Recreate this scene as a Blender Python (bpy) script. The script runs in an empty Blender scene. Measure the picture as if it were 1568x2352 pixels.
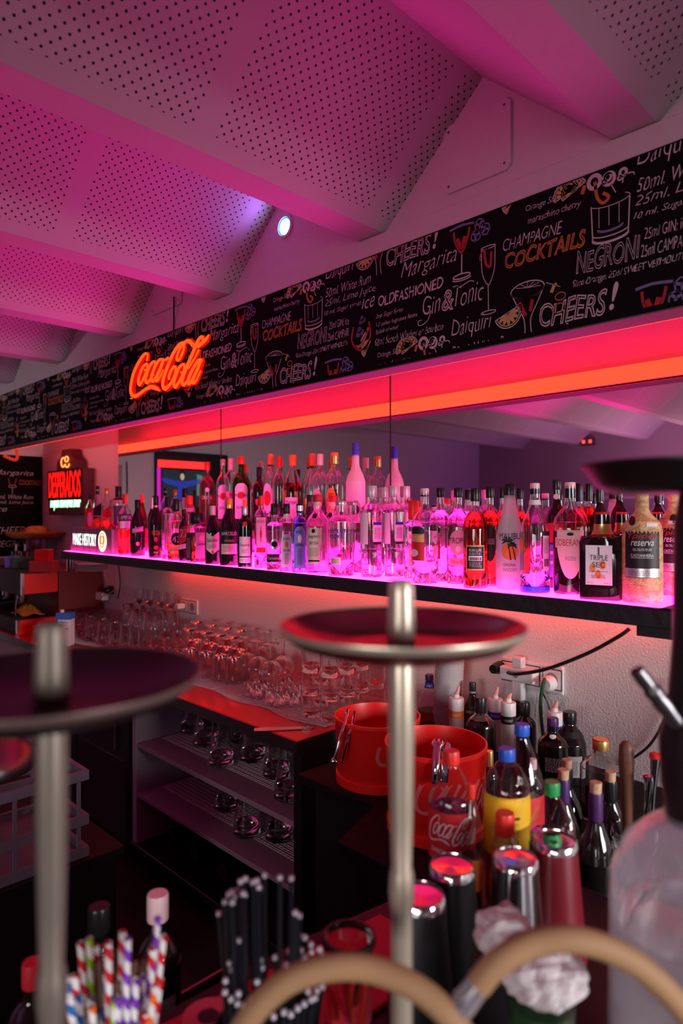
import bpy, bmesh, math, random
from mathutils import Vector, Matrix
random.seed(7)
C = bpy.context.scene.collection
SC = bpy.context.scene
PI = math.pi
# ------------------------------------------------------------------ camera
F, YAW, PIT, ROL, CZ = 1520.9, .7887, .00231, -.0017, 1.68
_cy, _sy = math.cos(YAW), math.sin(YAW)
FW = Vector((-_sy*math.cos(PIT), _cy*math.cos(PIT), math.sin(PIT)))
_r0 = Vector((_cy, _sy, 0)); _u0 = _r0.cross(FW)
RT = math.cos(ROL)*_r0 + math.sin(ROL)*_u0
UP = -math.sin(ROL)*_r0 + math.cos(ROL)*_u0
cam_data = bpy.data.cameras.new('camera'); cam = bpy.data.objects.new('camera', cam_data); C.objects.link(cam)
cam_data.sensor_fit = 'HORIZONTAL'; cam_data.sensor_width = 24; cam_data.lens = F/1568*24
cam_data.clip_start = .02
cam_data.dof.use_dof = True; cam_data.dof.focus_distance = 2.15; cam_data.dof.aperture_fstop = 2.6
M = Matrix((RT, UP, -FW)).transposed().to_4x4(); M.translation = (0, 0, CZ)
cam.matrix_world = M
SC.camera = cam
def ray(x, y): return FW + RT*((x-784)/F) - UP*((y-1176)/F)
def atY(x, y, Y): d = ray(x, y); return d*(Y/d.y) + Vector((0, 0, CZ))
def atX(x, y, X): d = ray(x, y); return d*(X/d.x) + Vector((0, 0, CZ))
def atZ(x, y, Z): d = ray(x, y); return d*((Z-CZ)/d.z) + Vector((0, 0, CZ))
def atD(x, y, D): return ray(x, y)*D + Vector((0, 0, CZ))
def dep(p): return (Vector(p)-Vector((0, 0, CZ))).dot(FW)
def zat(px, py, X, Y):          # height seen at pixel row py above the ground point X, Y
    k = dep((X, Y, CZ)); return CZ + ray(px, py).z*k
# ------------------------------------------------------------------ view, world, lights
SC.view_settings.view_transform = 'Standard'; SC.view_settings.look = 'None'
SC.view_settings.gamma = 1; SC.view_settings.use_curve_mapping = False
SC.view_settings.exposure = 0.0
cy = SC.cycles
cy.use_denoising = True
cy.max_bounces = 22; cy.diffuse_bounces = 3; cy.glossy_bounces = 8; cy.transmission_bounces = 20
cy.transparent_max_bounces = 40; cy.sample_clamp_indirect = 3.0; cy.sample_clamp_direct = 0
cy.caustics_reflective = True; cy.caustics_refractive = True
W = bpy.data.worlds.new('world'); SC.world = W; W.use_nodes = True
W.node_tree.nodes['Background'].inputs[0].default_value = (.30, .10, .20, 1)
W.node_tree.nodes['Background'].inputs[1].default_value = .012
def lamp(name, kind, loc, col, power, rot=None, size=None, sy=None, aim=None, spot=None, blend=.6):
    d = bpy.data.lights.new(name, kind); o = bpy.data.objects.new(name, d); C.objects.link(o)
    d.color = col; d.energy = power; o.location = loc
    if kind == 'AREA':
        d.size = size
        if sy: d.shape = 'RECTANGLE'; d.size_y = sy
    elif size: d.shadow_soft_size = size
    if aim: o.rotation_euler = (Vector(aim)-Vector(loc)).to_track_quat('-Z', 'Y').to_euler()
    if rot: o.rotation_euler = rot
    if spot: d.spot_size = spot; d.spot_blend = blend
    return o
# daylight through the front window (behind the photographer), the side window and the left doorway
lamp('daylight_window', 'AREA', (1.4, -4.1, 1.6), (.98, .91, .93), 54, size=3.2, sy=1.2, aim=(1.0, 1.5, -.9)).data.spread = 1.4
lamp('daylight_side', 'AREA', (3.40, 1.15, 1.55), (.95, .92, .97), 30, size=1.5, sy=1.2, aim=(0, 1.15, .55)).data.spread = 1.0
lamp('daylight_left', 'SPOT', (-5.45, -1.2, 2.1), (.92, .97, 1.0), 30, size=.05, aim=(-4.6, 1.5, 2.62), spot=.7, blend=.8)
# added fill spots, no real lamps: pink for the ceilings, purple for the far wall
lamp('fill_spot_a', 'SPOT', (-2.9, -1.8, 1.2), (1, .0, .30), 170, size=.05, aim=(-2.2, -.9, 2.8), spot=1.7, blend=1)
lamp('fill_spot_b', 'SPOT', (-2.4, -3.4, 1.1), (1, .42, .62), 90, size=.03, aim=(-2.6, -3.0, 2.8), spot=2.6, blend=1)
lamp('fill_spot_c', 'SPOT', (-1.0, -3.2, 1.0), (.50, .03, .9), 60, size=.03, aim=(-3.6, -4.3, 1.7), spot=1.5, blend=.9)
# ------------------------------------------------------------------ helpers
def mat(name, col=(.8, .8, .8), rough=.5, metal=0, emit=None, es=0, trans=0, ior=1.45, spec=.5, coat=0, bump=None, sss=0):
    m = bpy.data.materials.new(name); m.use_nodes = True; n = m.node_tree.nodes; l = m.node_tree.links
    b = n['Principled BSDF']
    b.inputs['Base Color'].default_value = (*col, 1); b.inputs['Roughness'].default_value = rough
    b.inputs['Metallic'].default_value = metal; b.inputs['IOR'].default_value = ior
    b.inputs['Transmission Weight'].default_value = trans; b.inputs['Specular IOR Level'].default_value = spec
    b.inputs['Coat Weight'].default_value = coat
    if emit: b.inputs['Emission Color'].default_value = (*emit, 1); b.inputs['Emission Strength'].default_value = es
    if bump:
        sc, st, var = bump
        t = n.new('ShaderNodeTexCoord'); nz = n.new('ShaderNodeTexNoise'); nz.inputs['Scale'].default_value = sc; nz.inputs['Detail'].default_value = 4
        l.new(t.outputs['Object'], nz.inputs['Vector']); bp = n.new('ShaderNodeBump'); bp.inputs['Strength'].default_value = st; bp.inputs['Distance'].default_value = .01
        l.new(nz.outputs['Fac'], bp.inputs['Height']); l.new(bp.outputs[0], b.inputs['Normal'])
        if var:
            mx = n.new('ShaderNodeMix'); mx.data_type = 'RGBA'
            mx.inputs[6].default_value = (*[c*(1-var) for c in col], 1); mx.inputs[7].default_value = (*[min(1, c*(1+var)) for c in col], 1)
            l.new(nz.outputs['Fac'], mx.inputs[0]); l.new(mx.outputs[2], b.inputs['Base Color'])
    return m
def emat(name, col, s):
    m = bpy.data.materials.new(name); m.use_nodes = True; n = m.node_tree.nodes; n.clear()
    e = n.new('ShaderNodeEmission'); o = n.new('ShaderNodeOutputMaterial'); e.inputs[0].default_value = (*col, 1); e.inputs[1].default_value = s
    m.node_tree.links.new(e.outputs[0], o.inputs[0]); return m
def gmat(name, tint=(.93, .95, .95), refl=.9, base=.05, rough=.02, power=3.5):   # clear thin-walled glass
    m = bpy.data.materials.new(name); m.use_nodes = True; n = m.node_tree.nodes; l = m.node_tree.links; n.clear()
    o = n.new('ShaderNodeOutputMaterial'); mx = n.new('ShaderNodeMixShader'); t = n.new('ShaderNodeBsdfTransparent'); g = n.new('ShaderNodeBsdfGlossy')
    t.inputs[0].default_value = (*tint, 1); g.inputs['Roughness'].default_value = rough; g.inputs[0].default_value = (1, 1, 1, 1)
    lw = n.new('ShaderNodeLayerWeight'); p = n.new('ShaderNodeMath'); p.operation = 'POWER'; p.inputs[1].default_value = power
    q = n.new('ShaderNodeMath'); q.operation = 'MULTIPLY_ADD'; q.inputs[1].default_value = refl; q.inputs[2].default_value = base
    l.new(lw.outputs['Facing'], p.inputs[0]); l.new(p.outputs[0], q.inputs[0]); l.new(q.outputs[0], mx.inputs[0])
    l.new(t.outputs[0], mx.inputs[1]); l.new(g.outputs[0], mx.inputs[2]); l.new(mx.outputs[0], o.inputs[0]); return m
def tmat(name, col, tw=.5, rough=.4):      # frosted / translucent shell
    m = bpy.data.materials.new(name); m.use_nodes = True; n = m.node_tree.nodes; l = m.node_tree.links
    b = n['Principled BSDF']; b.inputs['Base Color'].default_value = (*col, 1); b.inputs['Roughness'].default_value = rough
    t = n.new('ShaderNodeBsdfTranslucent'); t.inputs[0].default_value = (*col, 1); mx = n.new('ShaderNodeMixShader'); mx.inputs[0].default_value = tw
    l.new(b.outputs[0], mx.inputs[1]); l.new(t.outputs[0], mx.inputs[2]); l.new(mx.outputs[0], n['Material Output'].inputs[0]); return m
class MB:
    def __init__(s): s.v = []; s.f = []
    def add(s, vs, fs):
        k = len(s.v); s.v += [tuple(v) for v in vs]; s.f += [tuple(i+k for i in f) for f in fs]; return s
    def box(s, a, b):
        (x0, y0, z0), (x1, y1, z1) = a, b
        return s.add([(x0,y0,z0),(x1,y0,z0),(x1,y1,z0),(x0,y1,z0),(x0,y0,z1),(x1,y0,z1),(x1,y1,z1),(x0,y1,z1)],
                     [(3,2,1,0),(4,5,6,7),(0,1,5,4),(1,2,6,5),(2,3,7,6),(3,0,4,7)])
    def lathe(s, prof, seg=28, n=2, dx=1, dy=1, cap0=False, cap1=False, cx=0, cyy=0):
        vs = []
        for r, z in prof:
            for i in range(seg):
                a = 2*PI*i/seg; c, q = math.cos(a), math.sin(a)
                k = 1 if n == 2 else (abs(c)**n+abs(q)**n)**(-1/n)
                vs.append((cx+r*k*c*dx, cyy+r*k*q*dy, z))
        fs = []
        for j in range(len(prof)-1):
            for i in range(seg):
                i2 = (i+1) % seg; fs.append((j*seg+i, j*seg+i2, (j+1)*seg+i2, (j+1)*seg+i))
        if cap0: fs.append(tuple(range(seg))[::-1])
        if cap1: fs.append(tuple(range((len(prof)-1)*seg, len(prof)*seg)))
        return s.add(vs, fs)
    def tube(s, pts, r, seg=8, caps=True):
        pts = [Vector(p) for p in pts]; N = len(pts); rs = r if isinstance(r, (list, tuple)) else [r]*N
        t0 = (pts[1]-pts[0]).normalized(); up = Vector((0, 0, 1)) if abs(t0.z) < .9 else Vector((0, 1, 0))
        nrm = (up - t0*up.dot(t0)).normalized(); vs = []
        for i, p in enumerate(pts):
            t = (pts[min(i+1, N-1)]-pts[max(i-1, 0)]).normalized()
            nrm = (nrm - t*nrm.dot(t)).normalized(); b = t.cross(nrm)
            for k in range(seg):
                a = 2*PI*k/seg; vs.append(p + (nrm*math.cos(a)+b*math.sin(a))*rs[i])
        fs = [(j*seg+k, j*seg+(k+1) % seg, (j+1)*seg+(k+1) % seg, (j+1)*seg+k) for j in range(N-1) for k in range(seg)]
        if caps: fs += [tuple(range(seg))[::-1], tuple(range((N-1)*seg, N*seg))]
        return s.add(vs, fs)
    def prism(s, pts, y0, y1):      # polygon in x,z pushed from y0 to y1
        n = len(pts); vs = [(x, y0, z) for x, z in pts]+[(x, y1, z) for x, z in pts]
        return s.add(vs, [tuple(range(n)), tuple(range(n, 2*n))[::-1]]+[(i, i+n, (i+1) % n+n, (i+1) % n) for i in range(n)])
    def xf(s, m): s.v = [tuple(m @ Vector(v)) for v in s.v]; return s
    def build(s, name, m, parent=None, smooth=False, loc=None, bevel=0, rz=None):
        me = bpy.data.meshes.new(name); me.from_pydata(s.v, [], s.f)
        bm = bmesh.new(); bm.from_mesh(me); bmesh.ops.recalc_face_normals(bm, faces=bm.faces); bm.to_mesh(me); bm.free()
        if smooth:
            me.polygons.foreach_set('use_smooth', [True]*len(me.polygons))
            try: me.set_sharp_from_angle(angle=.75)
            except Exception: pass
        o = bpy.data.objects.new(name, me); C.objects.link(o); me.materials.append(m)
        if parent: o.parent = parent
        if loc is not None: o.location = loc
        if rz is not None: o.rotation_euler.z = rz
        if bevel:
            b = o.modifiers.new('bevel', 'BEVEL'); b.width = bevel; b.segments = 2; b.limit_method = 'ANGLE'
        return o
def tag(o, label=None, cat=None, group=None, kind=None):
    if label: o['label'] = label
    if cat: o['category'] = cat
    if group: o['group'] = group
    if kind: o['kind'] = kind
    return o
def thing(name, label, cat, loc=(0, 0, 0), rz=0, group=None):
    o = bpy.data.objects.new(name, None); C.objects.link(o); o.location = loc; o.rotation_euler = (0, 0, rz); o.empty_display_size = .05
    return tag(o, label, cat, group)
def struct(name, mb, m, **k): return tag(mb.build(name, m, **k), kind='structure')
def clone(root, loc, rz=None, label=None, group=None):
    r = root.copy(); C.objects.link(r); r.location = loc
    if rz is not None: r.rotation_euler = (0, 0, rz)
    if label: r['label'] = label
    if group: r['group'] = group
    for ch in list(root.children):
        c = ch.copy(); C.objects.link(c); c.parent = r
        for g in list(ch.children):
            d = g.copy(); C.objects.link(d); d.parent = c
    return r
ORD = ['first', 'second', 'third', 'fourth', 'fifth', 'sixth', 'seventh', 'eighth', 'ninth', 'tenth', 'eleventh', 'twelfth', 'thirteenth', 'fourteenth', 'fifteenth', 'sixteenth', 'seventeenth', 'eighteenth', 'nineteenth', 'twentieth', 'twenty-first', 'twenty-second', 'twenty-third', 'twenty-fourth', 'twenty-fifth', 'twenty-sixth', 'twenty-seventh', 'twenty-eighth']
def smooth_path(pts, k=6):
    P = [Vector(p) for p in pts]; out = []
    for i in range(len(P)-1):
        a, b, c, d = P[max(i-1, 0)], P[i], P[i+1], P[min(i+2, len(P)-1)]
        for j in range(k):
            t = j/k; out.append(.5*((2*b)+(c-a)*t+(2*a-5*b+4*c-d)*t*t+(3*b-a-3*c+d)*t**3))
    out.append(P[-1]); return out
_tc = {}
def text2d(s, shear=0, outline=0, thin=0, space=1):
    key = (s, shear, outline, thin, space)
    if key in _tc: return _tc[key]
    cu = bpy.data.curves.new('t', 'FONT'); cu.body = s; cu.size = 1; cu.shear = shear; cu.space_character = space; cu.resolution_u = 3
    cu.offset = thin
    if outline: cu.fill_mode = 'NONE'; cu.bevel_depth = outline; cu.bevel_resolution = 0
    ob = bpy.data.objects.new('t', cu); C.objects.link(ob)
    dg = bpy.context.evaluated_depsgraph_get(); ev = ob.evaluated_get(dg); me = ev.to_mesh()
    vs = [(v.co.x, v.co.y) for v in me.vertices]; fs = [tuple(p.vertices) for p in me.polygons]
    ev.to_mesh_clear(); bpy.data.objects.remove(ob); bpy.data.curves.remove(cu)
    if outline:
        def sa(f): return sum(vs[f[i]][0]*vs[f[(i+1) % len(f)]][1]-vs[f[(i+1) % len(f)]][0]*vs[f[i]][1] for i in range(len(f)))
        fs = [f for f in fs if sa(f) > 1e-7]
    if vs:
        x0, x1 = min(v[0] for v in vs), max(v[0] for v in vs); y0, y1 = min(v[1] for v in vs), max(v[1] for v in vs)
        w, h = max(x1-x0, 1e-6), max(y1-y0, 1e-6); vs = [((x-x0)/w, (y-y0)/h) for x, y in vs]
    _tc[key] = (vs, fs); return _tc[key]
def put_text(mb, s, u0, z0, w, h, fn, rise=0, **k):       # text in the box u0..u0+w, z0..z0+h, mapped to the surface by fn(u, z)
    wob = k.pop('wob', 0); vs, fs = text2d(s, **k)
    if wob:
        q = len(s)*1.7; vs = [(x+.012*wob*math.sin(y*5+x*q*2.1), y*(1+.12*wob*math.sin(x*q*1.3+1))+.06*wob*math.sin(x*q+2)) for x, y in vs]
    mb.add([fn(u0+x*w, z0+y*h+rise*x) for x, y in vs], fs)
def stroke(mb, pts, fn, w=.002):                         # a chalk line of width w along 2-D points
    P = [Vector((*p[:2], 0)) for p in pts]; n = len(P); vs = []; ws = [p[2] if len(p) > 2 else w for p in pts]
    for i, p in enumerate(P):
        t = (P[min(i+1, n-1)]-P[max(i-1, 0)]); t = t.normalized() if t.length > 1e-9 else Vector((1, 0, 0)); q = Vector((-t.y, t.x, 0))*ws[i]/2
        vs += [fn(*(p+q).xy), fn(*(p-q).xy)]
    mb.add(vs, [(2*i, 2*i+1, 2*i+3, 2*i+2) for i in range(n-1)])
def arc(cx, cz, rx, rz, a0=0, a1=360, n=20):
    return [(cx+rx*math.cos(math.radians(a0+(a1-a0)*i/n)), cz+rz*math.sin(math.radians(a0+(a1-a0)*i/n))) for i in range(n+1)]
PLACED = {}
def clear(level, x, y, r):         # how far inside another thing on the same surface a round foot would stand
    return max([r+q[2]-math.hypot(x-q[0], y-q[1]) if len(q) == 3 else min(x-q[0]+r, q[1]-x+r, y-q[2]+r, q[3]-y+r) for q in PLACED.get(level, [])]+[-1])
def settle(level, px, Y, w, r, y0, y1, reach=.26):
    """slides a thing along its line of sight until it stands free; r: fixed radius, or None when w pixels give it"""
    best = None
    for i in range(int(reach/.004)*2):
        yy = Y+.004*((i+1)//2)*(1 if i % 2 else -1)
        x = atY(px, 1179, yy).x; R = r or w/2/F*dep((x, yy, CZ))
        if not (y0+R <= yy <= y1-R): continue
        d = clear(level, x, yy, R+.0008)
        if best is None or d < best[0]-1e-6: best = (d, x, yy, R)
        if d <= 0: break
    if best is None: yy = min(max(Y, y0), y1); x = atY(px, 1179, yy).x; best = (0, x, yy, r or w/2/F*dep((x, yy, CZ)))
    PLACED.setdefault(level, []).append(best[1:]); return best[1:]
# ------------------------------------------------------------------ materials
m_plaster = mat('white_plaster', (.78, .76, .74), .75, bump=(130, .34, .03))
m_smoothwall = mat('painted_wall', (.80, .79, .78), .7, bump=(60, .08, .05))
m_black = mat('black_paint', (.012, .010, .012), .55)
m_blackwood = mat('black_stained_wood', (.018, .014, .017), .5, bump=(40, .3, .3))
m_wallpaper = mat('black_wallpaper', (.008, .006, .008), .85, spec=.1)
m_chalk = mat('chalk_print', (.62, .52, .54), .9)
m_chalk_orange = mat('orange_print', (.55, .16, .05), .9); m_chalk_red = mat('red_print', (.42, .03, .04), .9)
m_chalk_blue = mat('blue_print', (.20, .17, .34), .9); m_chalk_yellow = mat('yellow_print', (.60, .42, .16), .9)
m_steel = mat('brushed_steel', (.55, .55, .56), .22, 1); m_chrome = mat('chrome', (.75, .75, .76), .08, 1)
m_darksteel = mat('dark_steel', (.20, .19, .20), .35, 1)
m_champagne = mat('champagne_metal', (.64, .55, .42), .34, .65)
m_white = mat('white_plastic', (.80, .80, .78), .35); m_cream = mat('cream_paper', (.86, .80, .64), .6); m_paper = mat('white_paper', (.86, .83, .84), .55)
m_gold = mat('gold_foil', (.80, .50, .16), .3, .8); m_silver = mat('silver_foil', (.72, .70, .70), .3, .7)
m_redp = mat('red_plastic', (.72, .012, .010), .32); m_redcap = mat('red_cap', (.75, .03, .02), .35); m_orangecap = mat('orange_cap', (.85, .22, .05), .35)
m_blackcap = mat('black_cap', (.012, .012, .012), .28); m_bluecap = mat('blue_cap', (.02, .10, .55), .35); m_greencap = mat('green_cap', (.02, .30, .07), .35)
m_pinkcap = mat('pale_pink_cap', (.85, .60, .62), .3); m_graycap = mat('grey_screw_cap', (.60, .56, .58), .35, .3)
m_labelblack = mat('black_label', (.012, .011, .012), .45); m_labelred = mat('red_label', (.62, .02, .03), .5); m_labelgreen = mat('green_label', (.05, .20, .10), .5)
m_labelgray = mat('grey_label', (.30, .26, .26), .5); m_labelblue = mat('blue_label', (.16, .24, .62), .5); m_labelgold = mat('gold_label', (.72, .45, .14), .45)
m_yellow = mat('yellow_label', (.90, .52, .02), .5); m_orange = mat('orange_label', (.85, .22, .03), .5); m_pinkpaper = mat('pink_label', (.80, .38, .50), .55)
m_ink = mat('black_ink', (.01, .01, .012), .6); m_inkred = mat('red_ink', (.60, .02, .03), .6); m_inkwhite = mat('white_ink', (.85, .82, .82), .6)
m_inkblue = mat('blue_ink', (.03, .05, .45), .6); m_inkgold = mat('gold_ink', (.70, .46, .18), .5); m_inkorange = mat('orange_ink', (.85, .25, .04), .5)
m_purple = mat('purple_foil', (.07, .02, .12), .4); m_cork = mat('cork', (.58, .36, .22), .8, bump=(120, .3, .25))
g_clear = mat('clear_glass', (.97, .975, .975), 0, trans=1, ior=1.45)
g_bar = mat('bar_glass', (.98, .98, .98), 0, trans=1, ior=1.48)
g_green = mat('green_glass', (.10, .45, .12), 0, trans=1, ior=1.45); g_dark = mat('dark_bottle_glass', (.010, .006, .006), .06, 0, spec=.6, coat=.4)
g_blue = mat('blue_glass', (.45, .58, 1.0), 0, trans=1, ior=1.45); g_smoke = gmat('smoke_glass', (.35, .36, .36)); g_pink = mat('pink_glass', (1, .62, .74), 0, trans=1, ior=1.45); g_red = mat('red_glass', (.85, .10, .10), 0, trans=1, ior=1.45)
REAL = (g_clear, g_green, g_blue, g_pink, g_red)
g_pet = gmat('clear_plastic', (.93, .93, .93), .55, .05, rough=.06)
g_amber = gmat('amber_glass', (.55, .20, .05))
l_water = mat('clear_spirit', (1, 1, 1), 0, trans=1, ior=1.33); l_pink = mat('pink_spirit', (1, .70, .82), 0, trans=1, ior=1.33)
l_amber = mat('amber_spirit', (.85, .28, .03), 0, trans=1, ior=1.33); l_rum = mat('dark_rum', (.50, .07, .012), 0, trans=1, ior=1.33)
l_red = mat('red_aperitif', (.95, .06, .02), 0, trans=1, ior=1.33); l_dark = mat('dark_liqueur', (.02, .006, .004), .1); l_blue = mat('blue_spirit', (.5, .6, 1), 0, trans=1, ior=1.33)
l_cola = mat('cola', (.015, .004, .003), .08)
def whitened(name):  # white mixed into the clear glass in place of the window's reflection
    m = gmat(name, (.95, .95, .95), .85, .05, .03); n = m.node_tree.nodes; l = m.node_tree.links
    o = n['Material Output']; src = o.inputs[0].links[0].from_socket; d = n.new('ShaderNodeBsdfTranslucent'); d.inputs[0].default_value = (.9, .88, .95, 1)
    e = n.new('ShaderNodeBsdfDiffuse'); e.inputs[0].default_value = (.9, .88, .95, 1); a = n.new('ShaderNodeMixShader'); l.new(d.outputs[0], a.inputs[1]); l.new(e.outputs[0], a.inputs[2])
    nz = n.new('ShaderNodeTexNoise'); nz.inputs['Scale'].default_value = 14; t = n.new('ShaderNodeTexCoord'); l.new(t.outputs['Object'], nz.inputs['Vector'])
    q = n.new('ShaderNodeMath'); q.operation = 'MULTIPLY'; q.inputs[1].default_value = .36; l.new(nz.outputs['Fac'], q.inputs[0])
    x = n.new('ShaderNodeMixShader'); l.new(q.outputs[0], x.inputs[0]); l.new(src, x.inputs[1]); l.new(a.outputs[0], x.inputs[2]); l.new(x.outputs[0], o.inputs[0]); return m
g_whitened = whitened('whitened_glass')
t_frost = tmat('frosted_white', (.92, .88, .90), .6); t_cup = tmat('translucent_plastic', (.82, .80, .80), .55)
# ------------------------------------------------------------------ room shell
XL, XR, YB, YF, ZT = -5.60, 3.5, 2.10, -4.30, 3.05
WX0 = atY(275, 1000, YB).x
struct('wall_back', MB().box((XL-.1, YB, -.02), (XR+.1, YB+.12, ZT)), m_plaster)
fm = mat('floor_tiles', (.035, .022, .024), .35, bump=(9, .1, .4))
struct('floor', MB().box((XL-.1, YF-.1, -.1), (XR+.1, YB+.1, 0)), fm)
wl = struct('wall_left', MB().box((XL-.1, YF, 0), (XL, YB, ZT)), m_smoothwall)
struct('wall_right', MB().box((XR, YF, 0), (XR+.1, YB, ZT)), m_smoothwall)
m_front = mat('front_wall_paint', (.50, .42, .46), .7)
struct('wall_front', MB().box((XL, YF-.1, 0), (XR, YF, ZT)), m_front)
ugm = mat('gable_plaster', (.66, .60, .62), .75, bump=(40, .12, .05))
struct('wall_gable', MB().box((XL, 1.632, 2.54), (XR, 1.75, ZT)), ugm)
struct('trim_1', MB().box((XL, 1.618, 2.536), (XR, 1.64, 2.598)), ugm, bevel=.004)
# zig-zag ceiling: flat beam soffits with sloping panels between them, running away from the bar wall
PER, BW, ZB, ZA, RUN = .86, .105, 2.60, 2.936, .378
cl, pf = MB(), MB()
for k in range(-5, 7):
    xr = -.58-PER*k; xl = xr-BW; xa = xr+RUN; xn = xr+PER-BW
    if xr < XL-.4 or xl > XR+.2: continue
    y0, y1 = YF, 1.635
    cl.add([(xl, y0, ZB), (xr, y0, ZB), (xr, y1, ZB), (xl, y1, ZB)], [(0, 1, 2, 3)])
    cl.add([(xa, y0, ZA), (xn, y0, ZB), (xn, y1, ZB), (xa, y1, ZA)], [(0, 1, 2, 3)])
    cl.add([(xl, y1, ZB), (xr, y1, ZB), (xr, y1, ZB+.03), (xl, y1, ZB+.03)], [(0, 1, 2, 3)])
    pf.add([(xr, y0, ZB), (xa, y0, ZA), (xa, y1, ZA), (xr, y1, ZB)], [(0, 1, 2, 3)])
cl.box((XL-.1, YF-.1, ZT), (XR+.1, YB+.12, ZT+.05))
m_ceil = mat('ceiling_paint', (.60, .54, .57), .7, bump=(70, .1, .05))
ceil = struct('ceiling', cl, m_ceil)
mp = mat('perforated_panel', (.60, .54, .57), .7)
def perforate(m):
    n = m.node_tree.nodes; l = m.node_tree.links; b = n['Principled BSDF']
    t = n.new('ShaderNodeTexCoord'); s = n.new('ShaderNodeSeparateXYZ'); l.new(t.outputs['Object'], s.inputs[0])
    def mth(op, a, b_=None, c=None):
        q = n.new('ShaderNodeMath'); q.operation = op
        for i, x in enumerate((a, b_, c)):
            if x is None: continue
            if isinstance(x, (int, float)): q.inputs[i].default_value = x
            else: l.new(x, q.inputs[i])
        return q.outputs[0]
    lx = mth('MULTIPLY', mth('FRACT', mth('DIVIDE', mth('ADD', s.outputs[0], .58+PER*20), PER)), PER*1.3378)
    yy = mth('ADD', s.outputs[1], 20)
    P = .030
    def grid(o):
        fu = mth('SUBTRACT', mth('FRACT', mth('ADD', mth('DIVIDE', lx, P), o)), .5); fv = mth('SUBTRACT', mth('FRACT', mth('ADD', mth('DIVIDE', yy, P), o)), .5)
        return mth('LESS_THAN', mth('ADD', mth('MULTIPLY', fu, fu), mth('MULTIPLY', fv, fv)), .0125)
    h = mth('MAXIMUM', grid(0), grid(.5))
    mg = mth('MULTIPLY', mth('GREATER_THAN', lx, .045), mth('LESS_THAN', lx, .492))
    py = mth('FRACT', mth('DIVIDE', mth('ADD', yy, .17), .62))
    mg = mth('MULTIPLY', mg, mth('MULTIPLY', mth('GREATER_THAN', py, .06), mth('LESS_THAN', py, .97)))
    h = mth('MULTIPLY', h, mg)
    mx = n.new('ShaderNodeMix'); mx.data_type = 'RGBA'; mx.inputs[6].default_value = (.60, .54, .57, 1); mx.inputs[7].default_value = (.012, .008, .01, 1)
    l.new(h, mx.inputs[0]); l.new(mx.outputs[2], b.inputs['Base Color'])
perforate(mp)
pf.build('perforated_panel', mp, ceil)
# plates screwed on the gables, recessed lamp
def plate(px0, px1, pyb, pyt, label):
    a = atY(px0, pyb[0], 1.632); b = atY(px1, pyb[1], 1.632); zb = (a.z+b.z)/2; zt = atY(px1, pyt, 1.632).z
    x0, x1 = a.x, b.x; r = .015
    pts = [(x+sx, z+sz) for x, z, sx, sz in ((x0, zb, r, 0), (x1, zb, -r, 0), (x1, zb, 0, r), (x1, zt, 0, -r), (x1, zt, -r, 0), (x0, zt, r, 0), (x0, zt, 0, -r), (x0, zb, 0, r))]
    o = MB().prism(pts, 1.622, 1.634).build('cover_plate', ugm, bevel=.002); tag(o, label, 'cover plate')
    s = MB()
    for x in (x0+.02, x1-.02):
        for z in (zb+.02, zt-.02): s.add(*disc(x, z, .004, 1.6215))
    s.build('screw', m_darksteel, o)
def disc(x, z, r, y, n=12):
    return [(x+r*math.cos(2*PI*i/n), y, z+r*math.sin(2*PI*i/n)) for i in range(n)], [tuple(range(n))]
plate(1022, 1177, (452, 388), 220, 'square white cover plate screwed to the gable on the right')
plate(350, 420, (727, 697), 640, 'white cover plate on the gable above the glowing red script sign')
p = atY(655, 521, 1.632)
t = thing('recessed_spotlight', 'round recessed spotlight shining blue-white in the gable', 'spotlight', p)
MB().lathe([(.047, 0), (.047, .006), (.036, .008), (.034, 0)], 32).xf(Matrix.Rotation(PI/2, 4, 'X')).build('trim_ring', ugm, t, True)
MB().lathe([(.034, .004), (.030, .001)], 32).xf(Matrix.Rotation(PI/2, 4, 'X')).build('reflector', emat('blue_rim', (.02, .18, 1), 3), t, True)
MB().lathe([(0.0001, .0045), (.029, .0035)], 32).xf(Matrix.Rotation(PI/2, 4, 'X')).build('lens', emat('spot_lens', (.55, .85, 1), 9), t, True)
lamp('gable_spot', 'SPOT', p+Vector((0, -.03, 0)), (.40, .12, 1), 1.1, size=.03, aim=p+Vector((-.25, -1, .18)), spot=2.4)
# ------------------------------------------------------------------ wallpapered pelmet
ZP0, ZP1, YP = 2.156, 2.536, 1.62
pel = MB().box((XL+.02, YP, ZP0), (XR-.02, 1.708, ZP1)).build('pelmet', m_wallpaper)
tag(pel, 'long black pelmet printed with chalk drink recipes above the mirrors', 'pelmet', kind='structure')
lip = mat('pelmet_edge_paint', (.17, .11, .11), .6)
MB().box((XL+.02, YP+.004, ZP0-.004), (XR-.02, 1.708, ZP0-.0003)).build('bottom_edge', lip, pel)
bk = mat('pelmet_back_paint', (.55, .40, .42), .5)
MB().box((XL+.02, 1.7085, ZP0+.004), (XR-.02, 1.712, ZP1)).build('back_panel', bk, pel)
struct('trim_2', MB().box((XL+.02, 1.70, ZP1+.001), (XR-.02, YB, ZP1+.02)), bk)
strip = MB()
xs = [XL+.3, -1.62, -1.0, XR-.3]
for i in range(3): strip.box((xs[i]+.003, 1.7125, ZP0+.007), (xs[i+1]-.003, 1.752, ZP0+.060))
tag(strip.build('led_strip', emat('orange_red_led', (1, .034, .014), 4.4)), 'glowing orange-red light strip behind the pelmet above the mirrors', 'led strip')
lamp('led_strip_glow', 'AREA', (-1.4, 1.80, ZP0+.02), (1, .004, .03), 14, size=6.4, sy=.03, aim=(-1.4, 1.712, ZP0+.14))
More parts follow.
